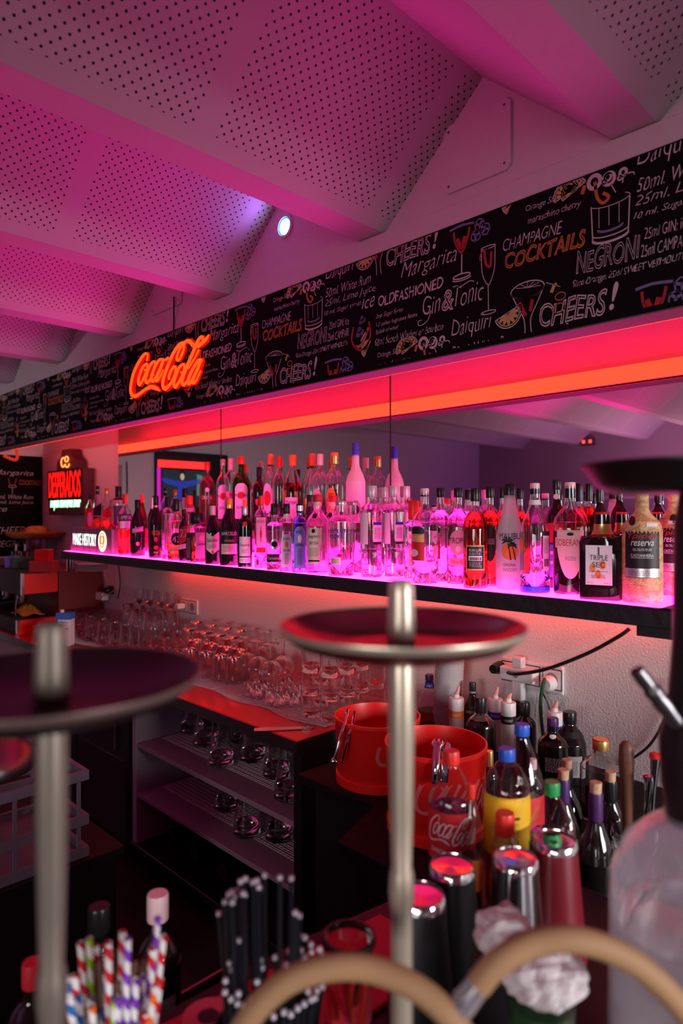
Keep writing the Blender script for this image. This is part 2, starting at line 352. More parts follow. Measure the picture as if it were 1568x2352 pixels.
# chalk pattern: items at positions read off the wallpaper, repeated in a half-drop
mbs = {k: MB() for k in 'wrobyl'}
fnw = lambda u, z: (u, YP-.0015, z)
T = lambda ch, s, x0, z0, x1, h, ou, ov, **k: put_text(mbs[ch], s, ou+x0, ov+z0, x1-x0, h, lambda u, z: (u, YP-.0015, z), wob=.5, **k)
def S(ch, pts, ou, ov, w=.0026): stroke(mbs[ch], [(p.x, p.y) for p in smooth_path([(x+ou, z+ov, 0) for x, z in pts], 4)], fnw, w)
def lemon(x, z, r, a, ou, ov):
    ca = lambda r_, d: [(x+r_*math.cos(math.radians(a+q)), z+r_*math.sin(math.radians(a+q))) for q in d]
    S('w', ca(r, range(0, 181, 15)), ou, ov, .003); S('y', ca(r*.86, range(0, 181, 15)), ou, ov, .003); S('w', ca(r, (0, 180)), ou, ov, .003)
    for q in range(20, 180, 28): stroke(mbs['y'], [(x+ou, z+ov, .001), (x+ou+r*.55*math.cos(math.radians(a+q)), z+ov+r*.55*math.sin(math.radians(a+q)), .012), (x+ou+r*.8*math.cos(math.radians(a+q)), z+ov+r*.8*math.sin(math.radians(a+q)), .006)], fnw)
def ice(x, z, s, ou, ov):
    for dx, dz, a in ((0, 0, 20), (1.1, .35, -15), (.45, 1.0, 40)):
        P = [(x+dx*s+s*.62*math.cos(math.radians(a+q)), z+dz*s+s*.62*math.sin(math.radians(a+q))) for q in (0, 60, 120, 180, 240, 300, 360)]
        for i in range(6): stroke(mbs['b'], [(P[i][0]+ou, P[i][1]+ov), (P[i+1][0]+ou, P[i+1][1]+ov)], fnw, .004)
        for i in (0, 2, 4): stroke(mbs['b'], [(x+dx*s+ou, z+dz*s+ov), (P[i][0]+ou, P[i][1]+ov)], fnw, .007)
def motif(ou, ov):
    T('w', 'CHEERS', -1.963, 2.173, -1.78, .062, ou, ov, shear=.25, outline=.022); T('w', '!', -1.775, 2.178, -1.752, .068, ou, ov, shear=.3, thin=.02)
    T('w', 'Margarita', -1.361, 2.412, -1.144, .062, ou, ov, shear=.42, thin=-.012)
    T('w', 'OLDFASHIONED', -1.457, 2.358, -1.195, .034, ou, ov, shear=.15, thin=.012)
    T('w', 'Gin', -1.272, 2.290, -1.205, .058, ou, ov, shear=.3, thin=-.012); T('w', '&', -1.20, 2.285, -1.155, .06, ou, ov, shear=.2, outline=.025)
    T('w', 'Tonic', -1.155, 2.290, -1.053, .060, ou, ov, shear=.3, thin=-.012); S('w', [(-1.16, 2.352), (-1.13, 2.347), (-1.10, 2.355), (-1.085, 2.35)], ou, ov)
    S('w', [(-1.24, 2.30), (-1.255, 2.27), (-1.285, 2.262), (-1.29, 2.275), (-1.275, 2.278)], ou, ov)
    T('w', 'ice', -1.531, 2.366, -1.472, .045, ou, ov, shear=.4, thin=-.008)
    T('w', 'Daiquiri', -1.166, 2.190, -1.026, .062, ou, ov, shear=.3, thin=-.012)
    T('w', '50ml. White Rum', -1.708, 2.447, -1.489, .032, ou, ov, shear=.35, thin=-.010)
    T('w', '25ml. Lime Juice', -1.713, 2.408, -1.468, .031, ou, ov, shear=.35, thin=-.010)
    T('w', '10 ml. Sugar syrup', -1.716, 2.380, -1.533, .020, ou, ov, shear=.35, thin=-.008)
    T('w', 'Orange Slie', -2.002, 2.492, -1.911, .021, ou, ov, shear=.35, thin=-.008)
    T('w', 'maraschino cherry', -1.997, 2.456, -1.846, .023, ou, ov, shear=.35, thin=-.008)
    T('w', 'CHAMPAGNE', -2.073, 2.408, -1.896, .032, ou, ov, shear=.35, thin=-.012)
    T('o', 'COCKTAILS', -2.067, 2.356, -1.833, .044, ou, ov, shear=.25, outline=.030)
    T('w', 'NEGRONI', -1.86, 2.289, -1.699, .056, ou, ov, shear=.2, outline=.014)
    T('w', '25ml GIN: ice', -1.691, 2.330, -1.591, .026, ou, ov, shear=.2, thin=-.008)
    T('w', '25ml CAMPARI', -1.699, 2.289, -1.591, .028, ou, ov, shear=.2, thin=-.008)
    T('w', 'Slice Orange: 25ml SWEET VERMOUTH', -1.869, 2.254, -1.595, .022, ou, ov, shear=.3, thin=-.006)
    T('w', '2tsp Sugar Syrup', -1.468, 2.318, -1.351, .018, ou, ov, shear=.35, thin=-.006)
    T('w', '1-2 dashes Angostura Bitters', -1.468, 2.290, -1.293, .017, ou, ov, shear=.35, thin=-.006)
    T('w', 'Splash of water', -1.468, 2.267, -1.368, .017, ou, ov, shear=.35, thin=-.006)
    T('w', '60ml. Scotch Whiskey or Bourbon', -1.472, 2.224, -1.195, .032, ou, ov, shear=.35, thin=-.010)
    # drawings: flute, tumbler, margarita glass, cone glass, red balloon glass
    S('w', [(-1.06, 2.435), (-1.058, 2.37), (-1.045, 2.335), (-1.038, 2.325), (-1.037, 2.255)], ou, ov); S('w', [(-1.015, 2.435), (-1.017, 2.37), (-1.03, 2.335), (-1.037, 2.325)], ou, ov)
    S('w', arc(-1.037, 2.435, .024, .004), ou, ov); S('w', arc(-1.037, 2.25, .024, .005), ou, ov); S('r', [(-1.05, 2.43), (-1.045, 2.39), (-1.03, 2.38), (-1.028, 2.42)], ou, ov, .008); S('o', arc(-1.045, 2.41, .02, .022, 60, 200), ou, ov)
    for x in (-1.82, -1.724): S('w', [(x, 2.45), (x+(.004 if x < -1.8 else -.004), 2.36)], ou, ov, .003)
    S('w', arc(-1.772, 2.45, .048, .012, 180, 400), ou, ov, .002); S('w', arc(-1.772, 2.362, .044, .012, 180, 360), ou, ov, .006); S('w', arc(-1.772, 2.374, .044, .010, 180, 360), ou, ov, .003); S('b', arc(-1.772, 2.385, .03, .008, 170, 370), ou, ov, .006)
    for x in (-1.80, -1.775, -1.75): S('w', [(x, 2.44), (x, 2.39)], ou, ov, .0016)
    S('o', [(-1.81, 2.51), (-1.805, 2.47), (-1.79, 2.45), (-1.775, 2.46), (-1.79, 2.475)], ou, ov, .008); S('w', arc(-1.775, 2.505, .014, .015), ou, ov, .008); S('w', arc(-1.74, 2.508, .008, .009), ou, ov, .007); S('w', arc(-1.748, 2.497, .005, .005), ou, ov, .004); S('w', [(-1.77, 2.49), (-1.758, 2.465)], ou, ov)
    S('w', [(-1.127, 2.44), (-1.128, 2.385)], ou, ov, .004); S('w', arc(-1.128, 2.376, .03, .007), ou, ov, .004); S('w', arc(-1.128, 2.37, .032, .007, 180, 360), ou, ov, .003)
    S('b', [(-1.17, 2.52), (-1.13, 2.525), (-1.085, 2.52)], ou, ov, .007); S('r', [(-1.155, 2.512), (-1.15, 2.48), (-1.128, 2.445), (-1.108, 2.48), (-1.1, 2.512)], ou, ov, .007); S('r', [(-1.145, 2.49), (-1.128, 2.46), (-1.115, 2.49)], ou, ov, .014)
    S('w', [(-.965, 2.285), (-.945, 2.245), (-.925, 2.205), (-.922, 2.16)], ou, ov); S('w', [(-.865, 2.285), (-.885, 2.245), (-.905, 2.205), (-.902, 2.16)], ou, ov); S('w', arc(-.915, 2.285, .05, .022), ou, ov, .003)
    S('w', arc(-.915, 2.283, .049, .02, 180, 360), ou, ov, .003)
    for q in range(0, 180, 30): S('w', [(-.915, 2.29), (-.915+.04*math.cos(math.radians(q)), 2.287+.018*math.sin(math.radians(q)))], ou, ov, .0016)
    S('r', [(-.94, 2.255), (-.92, 2.215)], ou, ov, .011); S('r', [(-.9, 2.255), (-.907, 2.225)], ou, ov, .009)
    S('r', [(-1.57, 2.315), (-1.578, 2.27), (-1.55, 2.235), (-1.515, 2.235), (-1.492, 2.27), (-1.498, 2.32)], ou, ov, .007); S('o', [(-1.56, 2.245), (-1.53, 2.25), (-1.50, 2.30)], ou, ov, .010); ice(-1.548, 2.285, .015, ou, ov); ice(-1.535, 2.325, .012, ou, ov); S('w', [(-1.535, 2.26), (-1.52, 2.28), (-1.505, 2.29)], ou, ov, .005)
    lemon(-1.505, 2.23, .028, 60, ou, ov); lemon(-.975, 2.235, .042, 200, ou, ov); lemon(-1.345, 2.20, .034, 20, ou, ov); lemon(-1.865, 2.505, .034, 25, ou, ov)
    ice(-1.62, 2.175, .028, ou, ov)
    S('w', arc(-1.27, 2.205, .015, .016), ou, ov, .010); S('w', arc(-1.236, 2.205, .008, .009), ou, ov, .006); S('w', arc(-1.245, 2.196, .005, .005), ou, ov, .004); S('o', [(-1.302, 2.185), (-1.295, 2.205)], ou, ov, .010)
    S('y', [(-.845, 2.26), (-.838, 2.275), (-.83, 2.28)], ou, ov, .009); S('w', [(-.86, 2.29), (-.82, 2.27)], ou, ov, .0018); S('o', arc(-.82, 2.245, .014, .010), ou, ov); S('o', arc(-.825, 2.215, .018, .012), ou, ov)
    S('w', [(-1.20, 2.178), (-1.195, 2.195), (-1.175, 2.195), (-1.172, 2.188)], ou, ov, .003)
for i in range(-4, 6):
    for j in (-1, 0, 1):
        motif(-1.083*i + .5415*j, .305*j)
for ch, mm in (('w', m_chalk), ('r', m_chalk_red), ('o', m_chalk_orange), ('b', m_chalk_blue), ('y', m_chalk_yellow)):
    o = mbs[ch].build({'w': 'white_lettering', 'r': 'red_drawing', 'o': 'orange_lettering', 'b': 'blue_drawing', 'y': 'yellow_drawing'}[ch], mm, pel)
    bm = bmesh.new(); bm.from_mesh(o.data)
    for co, no in (((0, 0, ZP0+.012), (0, 0, -1)), ((0, 0, ZP1-.004), (0, 0, 1)), ((XL+.04, 0, 0), (-1, 0, 0)), ((.6, 0, 0), (1, 0, 0))):
        bmesh.ops.bisect_plane(bm, geom=bm.verts[:]+bm.edges[:]+bm.faces[:], plane_co=co, plane_no=no, clear_outer=True)
    bm.to_mesh(o.data); bm.free()
# ------------------------------------------------------------------ script neon sign
SCRIPT = [
 [(365,580,22),(385,500,18),(370,445,24),(320,470,36),(240,590,44),(150,780,48),(105,960,48),(90,1100,50),(110,1190,52),(160,1215,44),(240,1170,34),(340,1095,34),(430,1050,44),(500,1055,56),(560,1085,36),(600,1120,10)],
 [(365,630,30),(310,680,34),(250,820,42),(225,950,44),(235,1010,40),(280,960,34),(340,840,34),(385,700,30),(365,630,30)], [(330,735,20),(360,770,20),(405,740,20)],
 [(500,700,24),(520,620,22),(495,590,28),(440,650,36),(380,800,42),(355,920,42),(375,975,40),(430,920,30),(490,820,22)],
 [(670,560,26),(600,560,32),(530,670,38),(470,830,42),(460,930,40),(500,930,36),(590,770,34),(680,545,30)], [(680,545,40),(620,720,42),(555,870,42),(545,940,38),(600,880,26),(665,735,14)],
 [(712,562,30),(755,525,30)],
 [(1215,300,60),(1155,238,50),(1095,220,40),(1045,255,24)], [(1040,260,24),(1030,380,26),(975,520,26),(920,575,26),(910,510,24),(960,370,26),(1030,255,26)],
 [(1040,245,30),(960,290,40),(870,420,48),(770,650,52),(690,880,54),(670,1010,54),(700,1080,52),(770,1030,40),(850,900,32),(890,760,28),(875,680,28),(830,720,34),(780,840,40),(765,920,24)],
 [(1030,635,30),(960,690,34),(900,840,42),(865,970,44),(880,1050,42),(940,980,34),(1010,840,32),(1050,700,30),(1030,635,30)], [(985,780,20),(1020,800,20),(1070,760,20)],
 [(1375,210,20),(1370,140,24),(1310,190,36),(1220,400,44),(1120,640,48),(1040,850,48),(1015,980,46),(1040,1010,36),(1100,940,26)], [(1110,720,20),(1230,530,20),(1305,380,22)], [(1280,335,20),(1340,280,44),(1430,200,40),(1485,105,10)],
 [(1360,560,26),(1300,570,32),(1220,690,38),(1140,870,42),(1115,980,40),(1160,970,36),(1260,800,34),(1360,560,30)], [(1350,560,42),(1290,730,44),(1210,900,44),(1205,975,36),(1260,930,24),(1340,750,16)]]
def rectify(st):            # to flat sign coordinates in metres on the pelmet plane
    out = []
    for x, y, w in st:
        p = atY(290+x/7.84, 755+y/7.84, 1.60); out.append((p.x, p.z, w*.00025))
    return out
SC2 = [rectify(s) for s in SCRIPT]
xs_ = [q[0] for s in SC2 for q in s]; zs_ = [q[1] for s in SC2 for q in s]
SX0, SZ0, SWD, SHT = min(xs_), min(zs_), max(xs_)-min(xs_), max(zs_)-min(zs_)
sign = thing('script_sign', 'glowing orange-red script sign fixed on the black pelmet', 'neon sign', (SX0, 1.60, SZ0))
tb, hk = MB(), MB()
for s in SC2:
    P = smooth_path([(x-SX0, 0, z-SZ0) for x, z, w in s], 5); ws = [w for x, z, w in s]
    R_ = [ws[min(int(i/5), len(ws)-1)]*(1-(i % 5)/5)+ws[min(int(i/5)+1, len(ws)-1)]*((i % 5)/5) for i in range(len(P))]
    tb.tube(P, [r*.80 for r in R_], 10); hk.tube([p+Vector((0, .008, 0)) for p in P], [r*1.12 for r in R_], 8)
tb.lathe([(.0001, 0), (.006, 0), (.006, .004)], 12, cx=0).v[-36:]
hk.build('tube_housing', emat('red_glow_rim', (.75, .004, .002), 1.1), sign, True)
tb.build('neon_tube', emat('neon_orange', (1, .05, .006), 2.6), sign, True)
def script_on(mb, fn, u0, z0, w, h, part=99, ws=1.0):     # the same script as flat lettering
    for s in SC2[:part]:
        P = smooth_path([((x-SX0)/SWD, (z-SZ0)/SHT, 0) for x, z, wd in s], 4); wl_ = [wd for x, z, wd in s]
        stroke(mb, [(u0+p.x*w, z0+p.y*h, ws*1.5*w/SWD*wl_[min(i//4, len(wl_)-1)]) for i, p in enumerate(P)], fn)
a = atY(402, 712, 1.618); b = atY(400, 756, 1.612)
tag(MB().tube([(a.x, 1.612, a.z+.06), (a.x, 1.612, a.z), (b.x, 1.608, b.z-.03)], .004).build('power_cable', m_black), 'short black cable running from the gable down to the script sign', 'cable')
# ------------------------------------------------------------------ mirrors
m_mirror = mat('mirror_glass', (.80, .76, .78), .012, 1)
sx = [WX0, atY(508, 1000, 2.09).x, atY(897, 1000, 2.09).x, XR-.5]
for i, nm in enumerate(('narrow left mirror panel below the pelmet, beside the beer sign wall', 'middle mirror panel between the two thin dark joints', 'wide right mirror panel behind the bottles')):
    o = MB().box((sx[i]+.003, 2.088, 1.46), (sx[i+1]-.003, 2.0995, 2.50)).build('mirror_panel', m_mirror); tag(o, nm, 'mirror', 'mirror panels behind the bar')
    if i: MB().box((sx[i]-.003, 2.0865, 1.46), (sx[i]+.003, 2.0985, 2.50)).build('joint', m_black, o)
# ------------------------------------------------------------------ black bottle shelf with a glowing top
ZS = 1.4575
x0, x1 = atY(138, 1261, 1.62).x, -.549
sh = thing('bottle_shelf', 'long black wooden wall shelf with a magenta glowing top, full of bottles', 'shelf', (0, 0, 0))
m_glow = emat('magenta_light_panel', (1, .024, .40), 12)
MB().box((x0, 1.62, ZS-.048), (x1, 2.0995, ZS-.004)).build('board', m_blackwood, sh, bevel=.002)
MB().box((x0+.02, 1.634, ZS-.0038), (x1-.03, 2.08, ZS-.0005)).build('light_panel', m_glow, sh)
MB().box((x0, 1.62, ZS-.0038), (x1, 1.6335, ZS-.0012)).build('front_edge', m_blackwood, sh)
MB().box((x1-.028, 1.62, ZS-.0038), (x1, 2.0995, ZS-.0012)).build('end_edge', m_blackwood, sh)
MB().box((x1+.0003, 1.622, ZS-.046), (x1+.003, 2.09, ZS-.004)).build('end_cap', mat('pale_wood_end', (.45, .36, .33), .7), sh)
bxa = atY(1465, 1440, 1.64).x; bxb = atY(1546, 1450, 1.64).x
MB().box((bxa, 1.63, ZS-.073), (bxb, 2.0995, ZS-.0485)).build('bracket', m_black, sh)
tag(MB().box((x0+.5, 2.02, ZS-.060), (x1-.16, 2.05, ZS-.0485)).build('led_strip', emat('orange_red_led_low', (1, .035, .018), 13)), 'orange-red light strip under the bottle shelf, washing the wall', 'led strip')
p = atY(1557, 1460, 1.85)
lk = thing('led_connector', 'small glowing orange connector hanging at the right end of the shelf', 'connector', (p.x, 1.85, p.z))
MB().box((-.008, -.008, -.018), (.008, .008, .018)).build('body', emat('orange_plug_glow', (1, .12, .02), 2.5), lk, bevel=.003)
MB().box((-.009, -.009, -.028), (.009, .009, -.021)).build('band', m_black, lk)
MB().tube(smooth_path([(0, 0, -.03), (-.01, .03, -.12), (-.03, .1, -.3), (-.02, .2, -.5), (-.01, .22, p.z*-1+.86)]), .003).build('lead', m_black, lk)
# ------------------------------------------------------------------ bottles
PROF = {
 'round': [(0,.90),(.012,1),(.58,1),(.64,.97),(.69,.87),(.735,.66),(.77,.46),(.80,.37),(.83,.34),(.965,.33)],
 'slope': [(0,.92),(.012,1),(.50,1),(.58,.95),(.66,.80),(.73,.58),(.79,.42),(.84,.35),(.97,.33)],
 'malibu': [(0,.88),(.02,.98),(.12,1),(.45,.97),(.56,.89),(.66,.72),(.75,.55),(.84,.44),(.90,.40),(.97,.38)],
 'sharp': [(0,.94),(.012,1),(.62,1),(.665,.95),(.69,.82),(.71,.58),(.73,.43),(.76,.38),(.965,.37)],
 'medicine': [(0,.95),(.012,1),(.66,1),(.72,.98),(.765,.88),(.795,.66),(.81,.46),(.83,.40),(.965,.39)],
 'vodka': [(0,.86),(.02,.90),(.16,.86),(.30,.88),(.34,.95),(.66,1),(.72,.99),(.755,.90),(.785,.70),(.805,.50),(.83,.44),(.965,.43)],
 'goose': [(0,.95),(.02,1),(.50,1),(.57,.95),(.63,.80),(.68,.58),(.72,.44),(.76,.38),(.96,.34)],
 'square': [(0,.95),(.015,1),(.62,1),(.66,.94),(.70,.66),(.74,.42),(.77,.36),(.965,.35)],
 'squat': [(0,.96),(.012,1),(.66,1),(.69,.97),(.715,.72),(.745,.46),(.77,.40),(.97,.38)],
 'pet': [(0,.80),(.015,.93),(.05,1),(.25,1),(.28,.96),(.50,.96),(.53,1),(.62,1),(.70,.93),(.78,.74),(.85,.50),(.91,.33),(.935,.31),(.97,.31)],
 'pet2': [(0,.80),(.015,.93),(.05,1),(.55,1),(.66,.93),(.76,.72),(.85,.47),(.91,.32),(.935,.30),(.97,.30)],
 'pet3': [(0,.80),(.015,.93),(.05,1),(.70,1),(.78,.93),(.85,.74),(.895,.48),(.925,.32),(.97,.31)],
 'cone': [(0,.80),(.015,.93),(.05,1),(.64,1),(.72,.90),(.80,.66),(.875,.40),(.905,.30),(.97,.30)],
 'flask': [(0,.95),(.01,1),(.70,.98),(.80,.84),(.86,.52),(.89,.42),(.97,.40)],
}
def prof_r(P, h):
    for (a, ra), (b, rb) in zip(P, P[1:]):
        if a <= h <= b: return ra+(rb-ra)*(h-a)/max(b-a, 1e-6)
    return P[-1][1]
def dense(P, k=3):
    q = smooth_path([(h, r, 0) for h, r in P], k); return [(max(p.x, 0), p.y) for p in q]
LAB = {'k': m_labelblack, 'w': m_paper, 'c': m_cream, 'r': m_labelred, 'g': m_labelgreen, 'y': m_yellow, 'o': m_orange, 'G': m_labelgold, 's': m_silver, 'b': m_labelblue, 'p': m_pinkpaper, 'e': m_labelgray, 'au': m_gold, 'ch': m_champagne}
INK = {'k': m_ink, 'r': m_inkred, 'w': m_inkwhite, 'b': m_inkblue, 'G': m_inkgold, 'o': m_inkorange}
def surf(P, R, H, n, dx, dy, off, ang):      # maps label coordinates (u across, z up) to the bottle's skin
    def fn(u, z):
        r = R*prof_r(P, min(max(z/H, 0), 1))
        if n == 2:
            a = -PI/2+ang+u/(r*max(dx, .01)); rr = r+off
            return (rr*math.cos(a)*dx, rr*math.sin(a)*dy, z)
        a = -PI/2+ang
        if abs(u) > .86*r*dx and ang == 0: u = math.copysign(.86*r*dx, u)
        t = abs(u)/(r*dx); y = (max(0, 1-t**n))**(1/n)*r*dy+off
        v = Vector((u, -y, z)); v.rotate(Matrix.Rotation(ang, 3, 'Z').to_quaternion()); return tuple(v)
    return fn
def patch(mb, fn, w, z0, z1, shape='rect', nu=14, nv=6, u0=0):
    h = z1-z0; zc = (z0+z1)/2
    def lim(s):      # s in -1..1
        if shape == 'oval': q = math.sqrt(max(0, 1-s*s)); return zc-h/2*q, zc+h/2*q
        if shape == 'shield': q = (1-abs(s)**2.3); return z1-h*(.35+.65*q), z1
        if shape == 'arch': return z0, z1-h*.13*(abs(s)**3)
        if shape == 'chevron': return z0+h*.22*abs(s), z1-h*.22*(1-abs(s))
        if shape == 'diag': return z0+h*.30*(s+1)/2, z1-h*.35+h*.35*(s+1)/2
        if shape == 'badge': return z0+h*.30*abs(s)**1.3, z1-h*.18*abs(math.sin(s*PI))
        return z0, z1
    vs, fs = [], []
    for i in range(nu+1):
        s = -1+2*i/nu; a, b = lim(s)
        for j in range(nv+1): vs.append(fn(u0+s*w, a+(b-a)*j/nv))
    for i in range(nu):
        for j in range(nv): k = i*(nv+1)+j; fs.append((k, k+nv+1, k+nv+2, k+1))
    mb.add(vs, fs)
def bottle_at(name, label, x, y, z0, H, R, prof, glass, liq=None, cap=None, labels=(), n=2, dy=1.0, yaw=0, group=None, cat='bottle', neck=None, extra=None, part='glass_body'):
    """labels: (shape, half width in R, z0, z1 in H, colour, [(text, half width, z0, z1, ink, kw)], yaw)"""
    t = thing(name, label, cat, (x, y, z0), math.atan2(-y, -x)+PI/2+yaw, group)
    P = PROF[prof]; D = dense(P)
    body = MB()
    pts = [(r*R, h*H) for h, r in D]
    thick = glass in REAL; tw = .0022
    if n == 2:
        inn = [(max(r-tw, .003), z) for r, z in pts if z > .006][::-1] if thick else []
        body.lathe([(.0001, .004)]+pts+inn+([(.0001, .008)] if thick else []), 32)
    else:
        seg = 40; vs = []; rows = [(.02, .004/H)]+[(r, h) for h, r in D]+([(max(r-tw/R, .08), h) for h, r in D if h*H > .006][::-1]+[(.02, .008/H)] if thick else [])
        for r, h in rows:
            nn = n if h < .64 else max(2, n-(n-2)*(h-.64)/.08)
            for i in range(seg):
                a = 2*PI*i/seg; c, q = math.cos(a), math.sin(a); k = (abs(c)**nn+abs(q)**nn)**(-1/nn)
                e = dy if h < .64 else dy+(1-dy)*min(1, (h-.64)/.08)
                vs.append((r*R*k*c, r*R*k*q*e, h*H))
        fs = [(j*seg+i, j*seg+(i+1) % seg, (j+1)*seg+(i+1) % seg, (j+1)*seg+i) for j in range(len(rows)-1) for i in range(seg)]
        body.add(vs, fs)
    body.build(part, glass, t, True)
    if liq:
        lv, lm = liq; li = MB(); lr_ = (lambda q: max(q*R-.0017, .002)) if thick else (lambda q: q*R*.955); rows = [(lr_(r), h*H) for h, r in D if h < lv]
        z_0 = .0072 if thick else .006; rows = [(.0002, z_0)]+[(r, max(z, z_0)) for r, z in rows]+[(lr_(prof_r(P, lv)), lv*H), (.0002, lv*H)]
        li.lathe(rows, 28, n=n if n == 2 else n, dy=dy).build('liquid', lm, t, True)
    if cap:
        cm, ch, cf = cap[:3]; rn = prof_r(P, .95)*R*cf; zt = H; zb = H*(1-ch)
        cp = MB(); cp.lathe([(rn*.97, zb), (rn, zb+.002), (rn, zt-.003), (rn*.93, zt), (.0001, zt)], 24)
        co = cp.build('cap', cm, t, True)
        if len(cap) > 3:
            bm_, b0, b1 = cap[3]; MB().lathe([(rn*1.02, zb+(zt-zb)*b0), (rn*1.02, zb+(zt-zb)*b1)], 24).build('cap_band', bm_, co, True)
    if neck:
        nm, a, b = neck; rn = max(prof_r(P, (a+b)/2), prof_r(P, b))*R
        MB().lathe([(prof_r(P, a)*R+.0012, a*H), (rn+.0012, (a+b)/2*H), (prof_r(P, b)*R+.0012, b*H)], 24).build('neck_label', nm, t, True)
    for li_ in labels:
        shape, w, a, b, colr, texts = li_[:6]; ang = li_[6] if len(li_) > 6 else 0; lay = li_[7] if len(li_) > 7 else 0
        lo = None
        if shape:
            mb = MB(); patch(mb, surf(P, R, H, n, 1, dy, .0007+.0004*lay, ang), w*R, a*H, b*H, shape); lo = mb.build('label', LAB[colr], t, True)
        byink = {}
        for tx in texts:
            s, tw, c, d, ink = tx[:5]; kw = tx[5] if len(tx) > 5 else {}
            u = kw.pop('u', 0) if kw else 0
            mb = byink.setdefault(ink, MB()); fn = surf(P, R, H, n, 1, dy, .0015+.0004*lay, ang)
            if s == '|bar|':
                rr = random.Random(5); q = -tw*R
                while q < tw*R*.95:
                    ww = R*rr.choice((.03, .05, .08)); mb.add([fn(q, c*H), fn(q+ww, c*H), fn(q+ww, d*H), fn(q, d*H)], [(0, 1, 2, 3)]); q += ww+R*rr.choice((.03, .05))
            elif s == '|line|': patch(mb, fn, tw*R, c*H, d*H, nu=10, nv=1, u0=u*R)
            elif s == '|oval|': patch(mb, fn, tw*R, c*H, d*H, 'oval', nu=18, nv=4, u0=u*R)
            elif s == '|fine|':
                m = max(1, int((d-c)*H/.0034)); rr = random.Random(m)
                for i in range(m):
                    q = -tw*R; zz = (c+(d-c)*(i+.3)/m)*H
                    while q < tw*R*.9:
                        ww = min(R*rr.uniform(.06, .2), tw*R-q); mb.add([fn(q, zz), fn(q+ww, zz), fn(q+ww, zz+.0011), fn(q, zz+.0011)], [(0, 1, 2, 3)]); q += ww+R*.05
            elif s == '|script|': script_on(mb, fn, -tw*R+u*R, c*H, 2*tw*R, (d-c)*H, ws=.9)
            else: put_text(mb, s, -tw*R+u*R, c*H, 2*tw*R, (d-c)*H, fn, **kw)
        for ink, mb in byink.items():
            if mb.v: mb.build('lettering', INK[ink], lo or t)
    if extra: extra(t, P, R, H)
    return t
def bottle(label, px, by, ty, w, prof, glass, zs=ZS, base=None, Y=None, name='bottle', **k):
    """stands at pixel column px: front of its foot seen at row by (or its axis at depth Y), top at row ty, w pixels wide"""
    w = w*1.09
    if Y is None:
        q = atZ(px, by, zs); kk = dep(q); R = w/2/F*kk; hx = Vector((q.x, q.y)); hx = hx*(1+R/hx.length)
        Y = min(max(hx.y, 1.64+R), 2.08-R); 
    X, Y, R = settle(zs, px, Y, w, None, *YLIM.get(zs, (1.36, 2.09)))
    zt = zat(px, ty, X, Y)
    return bottle_at(name, label, X, Y, zs+(.0003 if zs == ZS else 0), zt-zs, R, prof, glass, **k)
LATE = []
def b(label, px, by, ty, *a, **k):
    if by == 0: LATE.append((label, px, by, ty, a, k))
    else: bottle(label, px, by, ty, *a, **k)
GB = 'bottles in the front row on the glowing shelf'; GR = 'bottles in the raised back row by the mirror'
# low risers that lift the back row and the far left bottles
ZR = ZS+.155
ra, rb = atY(455, 1179, 1.96).x, atY(835, 1179, 1.96).x
rs = thing('bottle_riser', 'dark step behind the front bottles carrying the raised row along the mirror', 'shelf riser')
MB().box((ra, 1.90, ZR-.014), (rb, 2.075, ZR-.001)).build('board', m_blackwood, rs, bevel=.002)
for x in (ra+.02, (ra+rb)/2, rb-.035): MB().box((x, 1.915, ZS), (x+.015, 2.07, ZR-.014)).build('support', m_blackwood, rs)
la, lb = atY(212, 1179, 1.88).x, atY(268, 1179, 1.88).x
ZL = ZS+.125
tag(MB().box((la-.10, 1.79, ZS), (lb+.10, 2.06, ZL-.0005)).build('display_box', tmat('pink_acrylic', (.85, .55, .75), .6), bevel=.003), 'pale acrylic box behind the small lit sign, lifting four whisky bottles', 'display box')
YLIM = {ZS: (1.637, 2.082), ZR: (1.90, 2.082), ZL: (1.785, 2.082)}
PLACED[ZS] = [(ra, rb, 1.897, 2.1), (la-.1, lb+.1, 1.785, 2.1), (atY(162, 1179, 1.665).x-.01, atY(256, 1179, 1.665).x+.005, 1.6, 1.742)]
# --- far left, standing on the acrylic box
b('red-labelled rum bottle with a white figure, leftmost on the acrylic box', 206, 0, 1137, 19, 'slope', g_clear, zs=ZL, Y=1.86, liq=(.6, l_amber), cap=(m_blackcap, .12, 1.15), labels=[('rect', 1.2, .02, .62, 'r', [('|oval|', .5, .08, .5, 'w')])])
b('whisky bottle with a slanted black label and black cap behind the small lit sign', 224, 0, 1116, 19, 'slope', g_clear, zs=ZL, Y=1.85, n=5, liq=(.45, l_amber), cap=(m_blackcap, .2, 1.2, (m_gold, .45, .55)), labels=[('diag', .95, .22, .62, 'k', [('|line|', .8, .30, .315, 'G')])])
b('whisky bottle with a slanted red label and short red cap behind the small lit sign', 245, 0, 1121, 21, 'slope', g_clear, zs=ZL, Y=1.85, n=5, liq=(.22, l_amber), cap=(m_redcap, .14, 1.15, (m_gold, 0, .5)), labels=[('diag', .95, .20, .58, 'r', [('|line|', .8, .28, .30, 'G')])])
b('square whisky bottle with a black label, rightmost on the acrylic box', 272, 0, 1117, 32, 'square', g_clear, zs=ZL, Y=1.86, n=7, liq=(.15, l_rum), cap=(m_blackcap, .25, 1.15), yaw=.25, labels=[('rect', .85, .10, .56, 'k', [('|fine|', .4, .16, .32, 'w')])], neck=(m_labelblack, .68, .74))
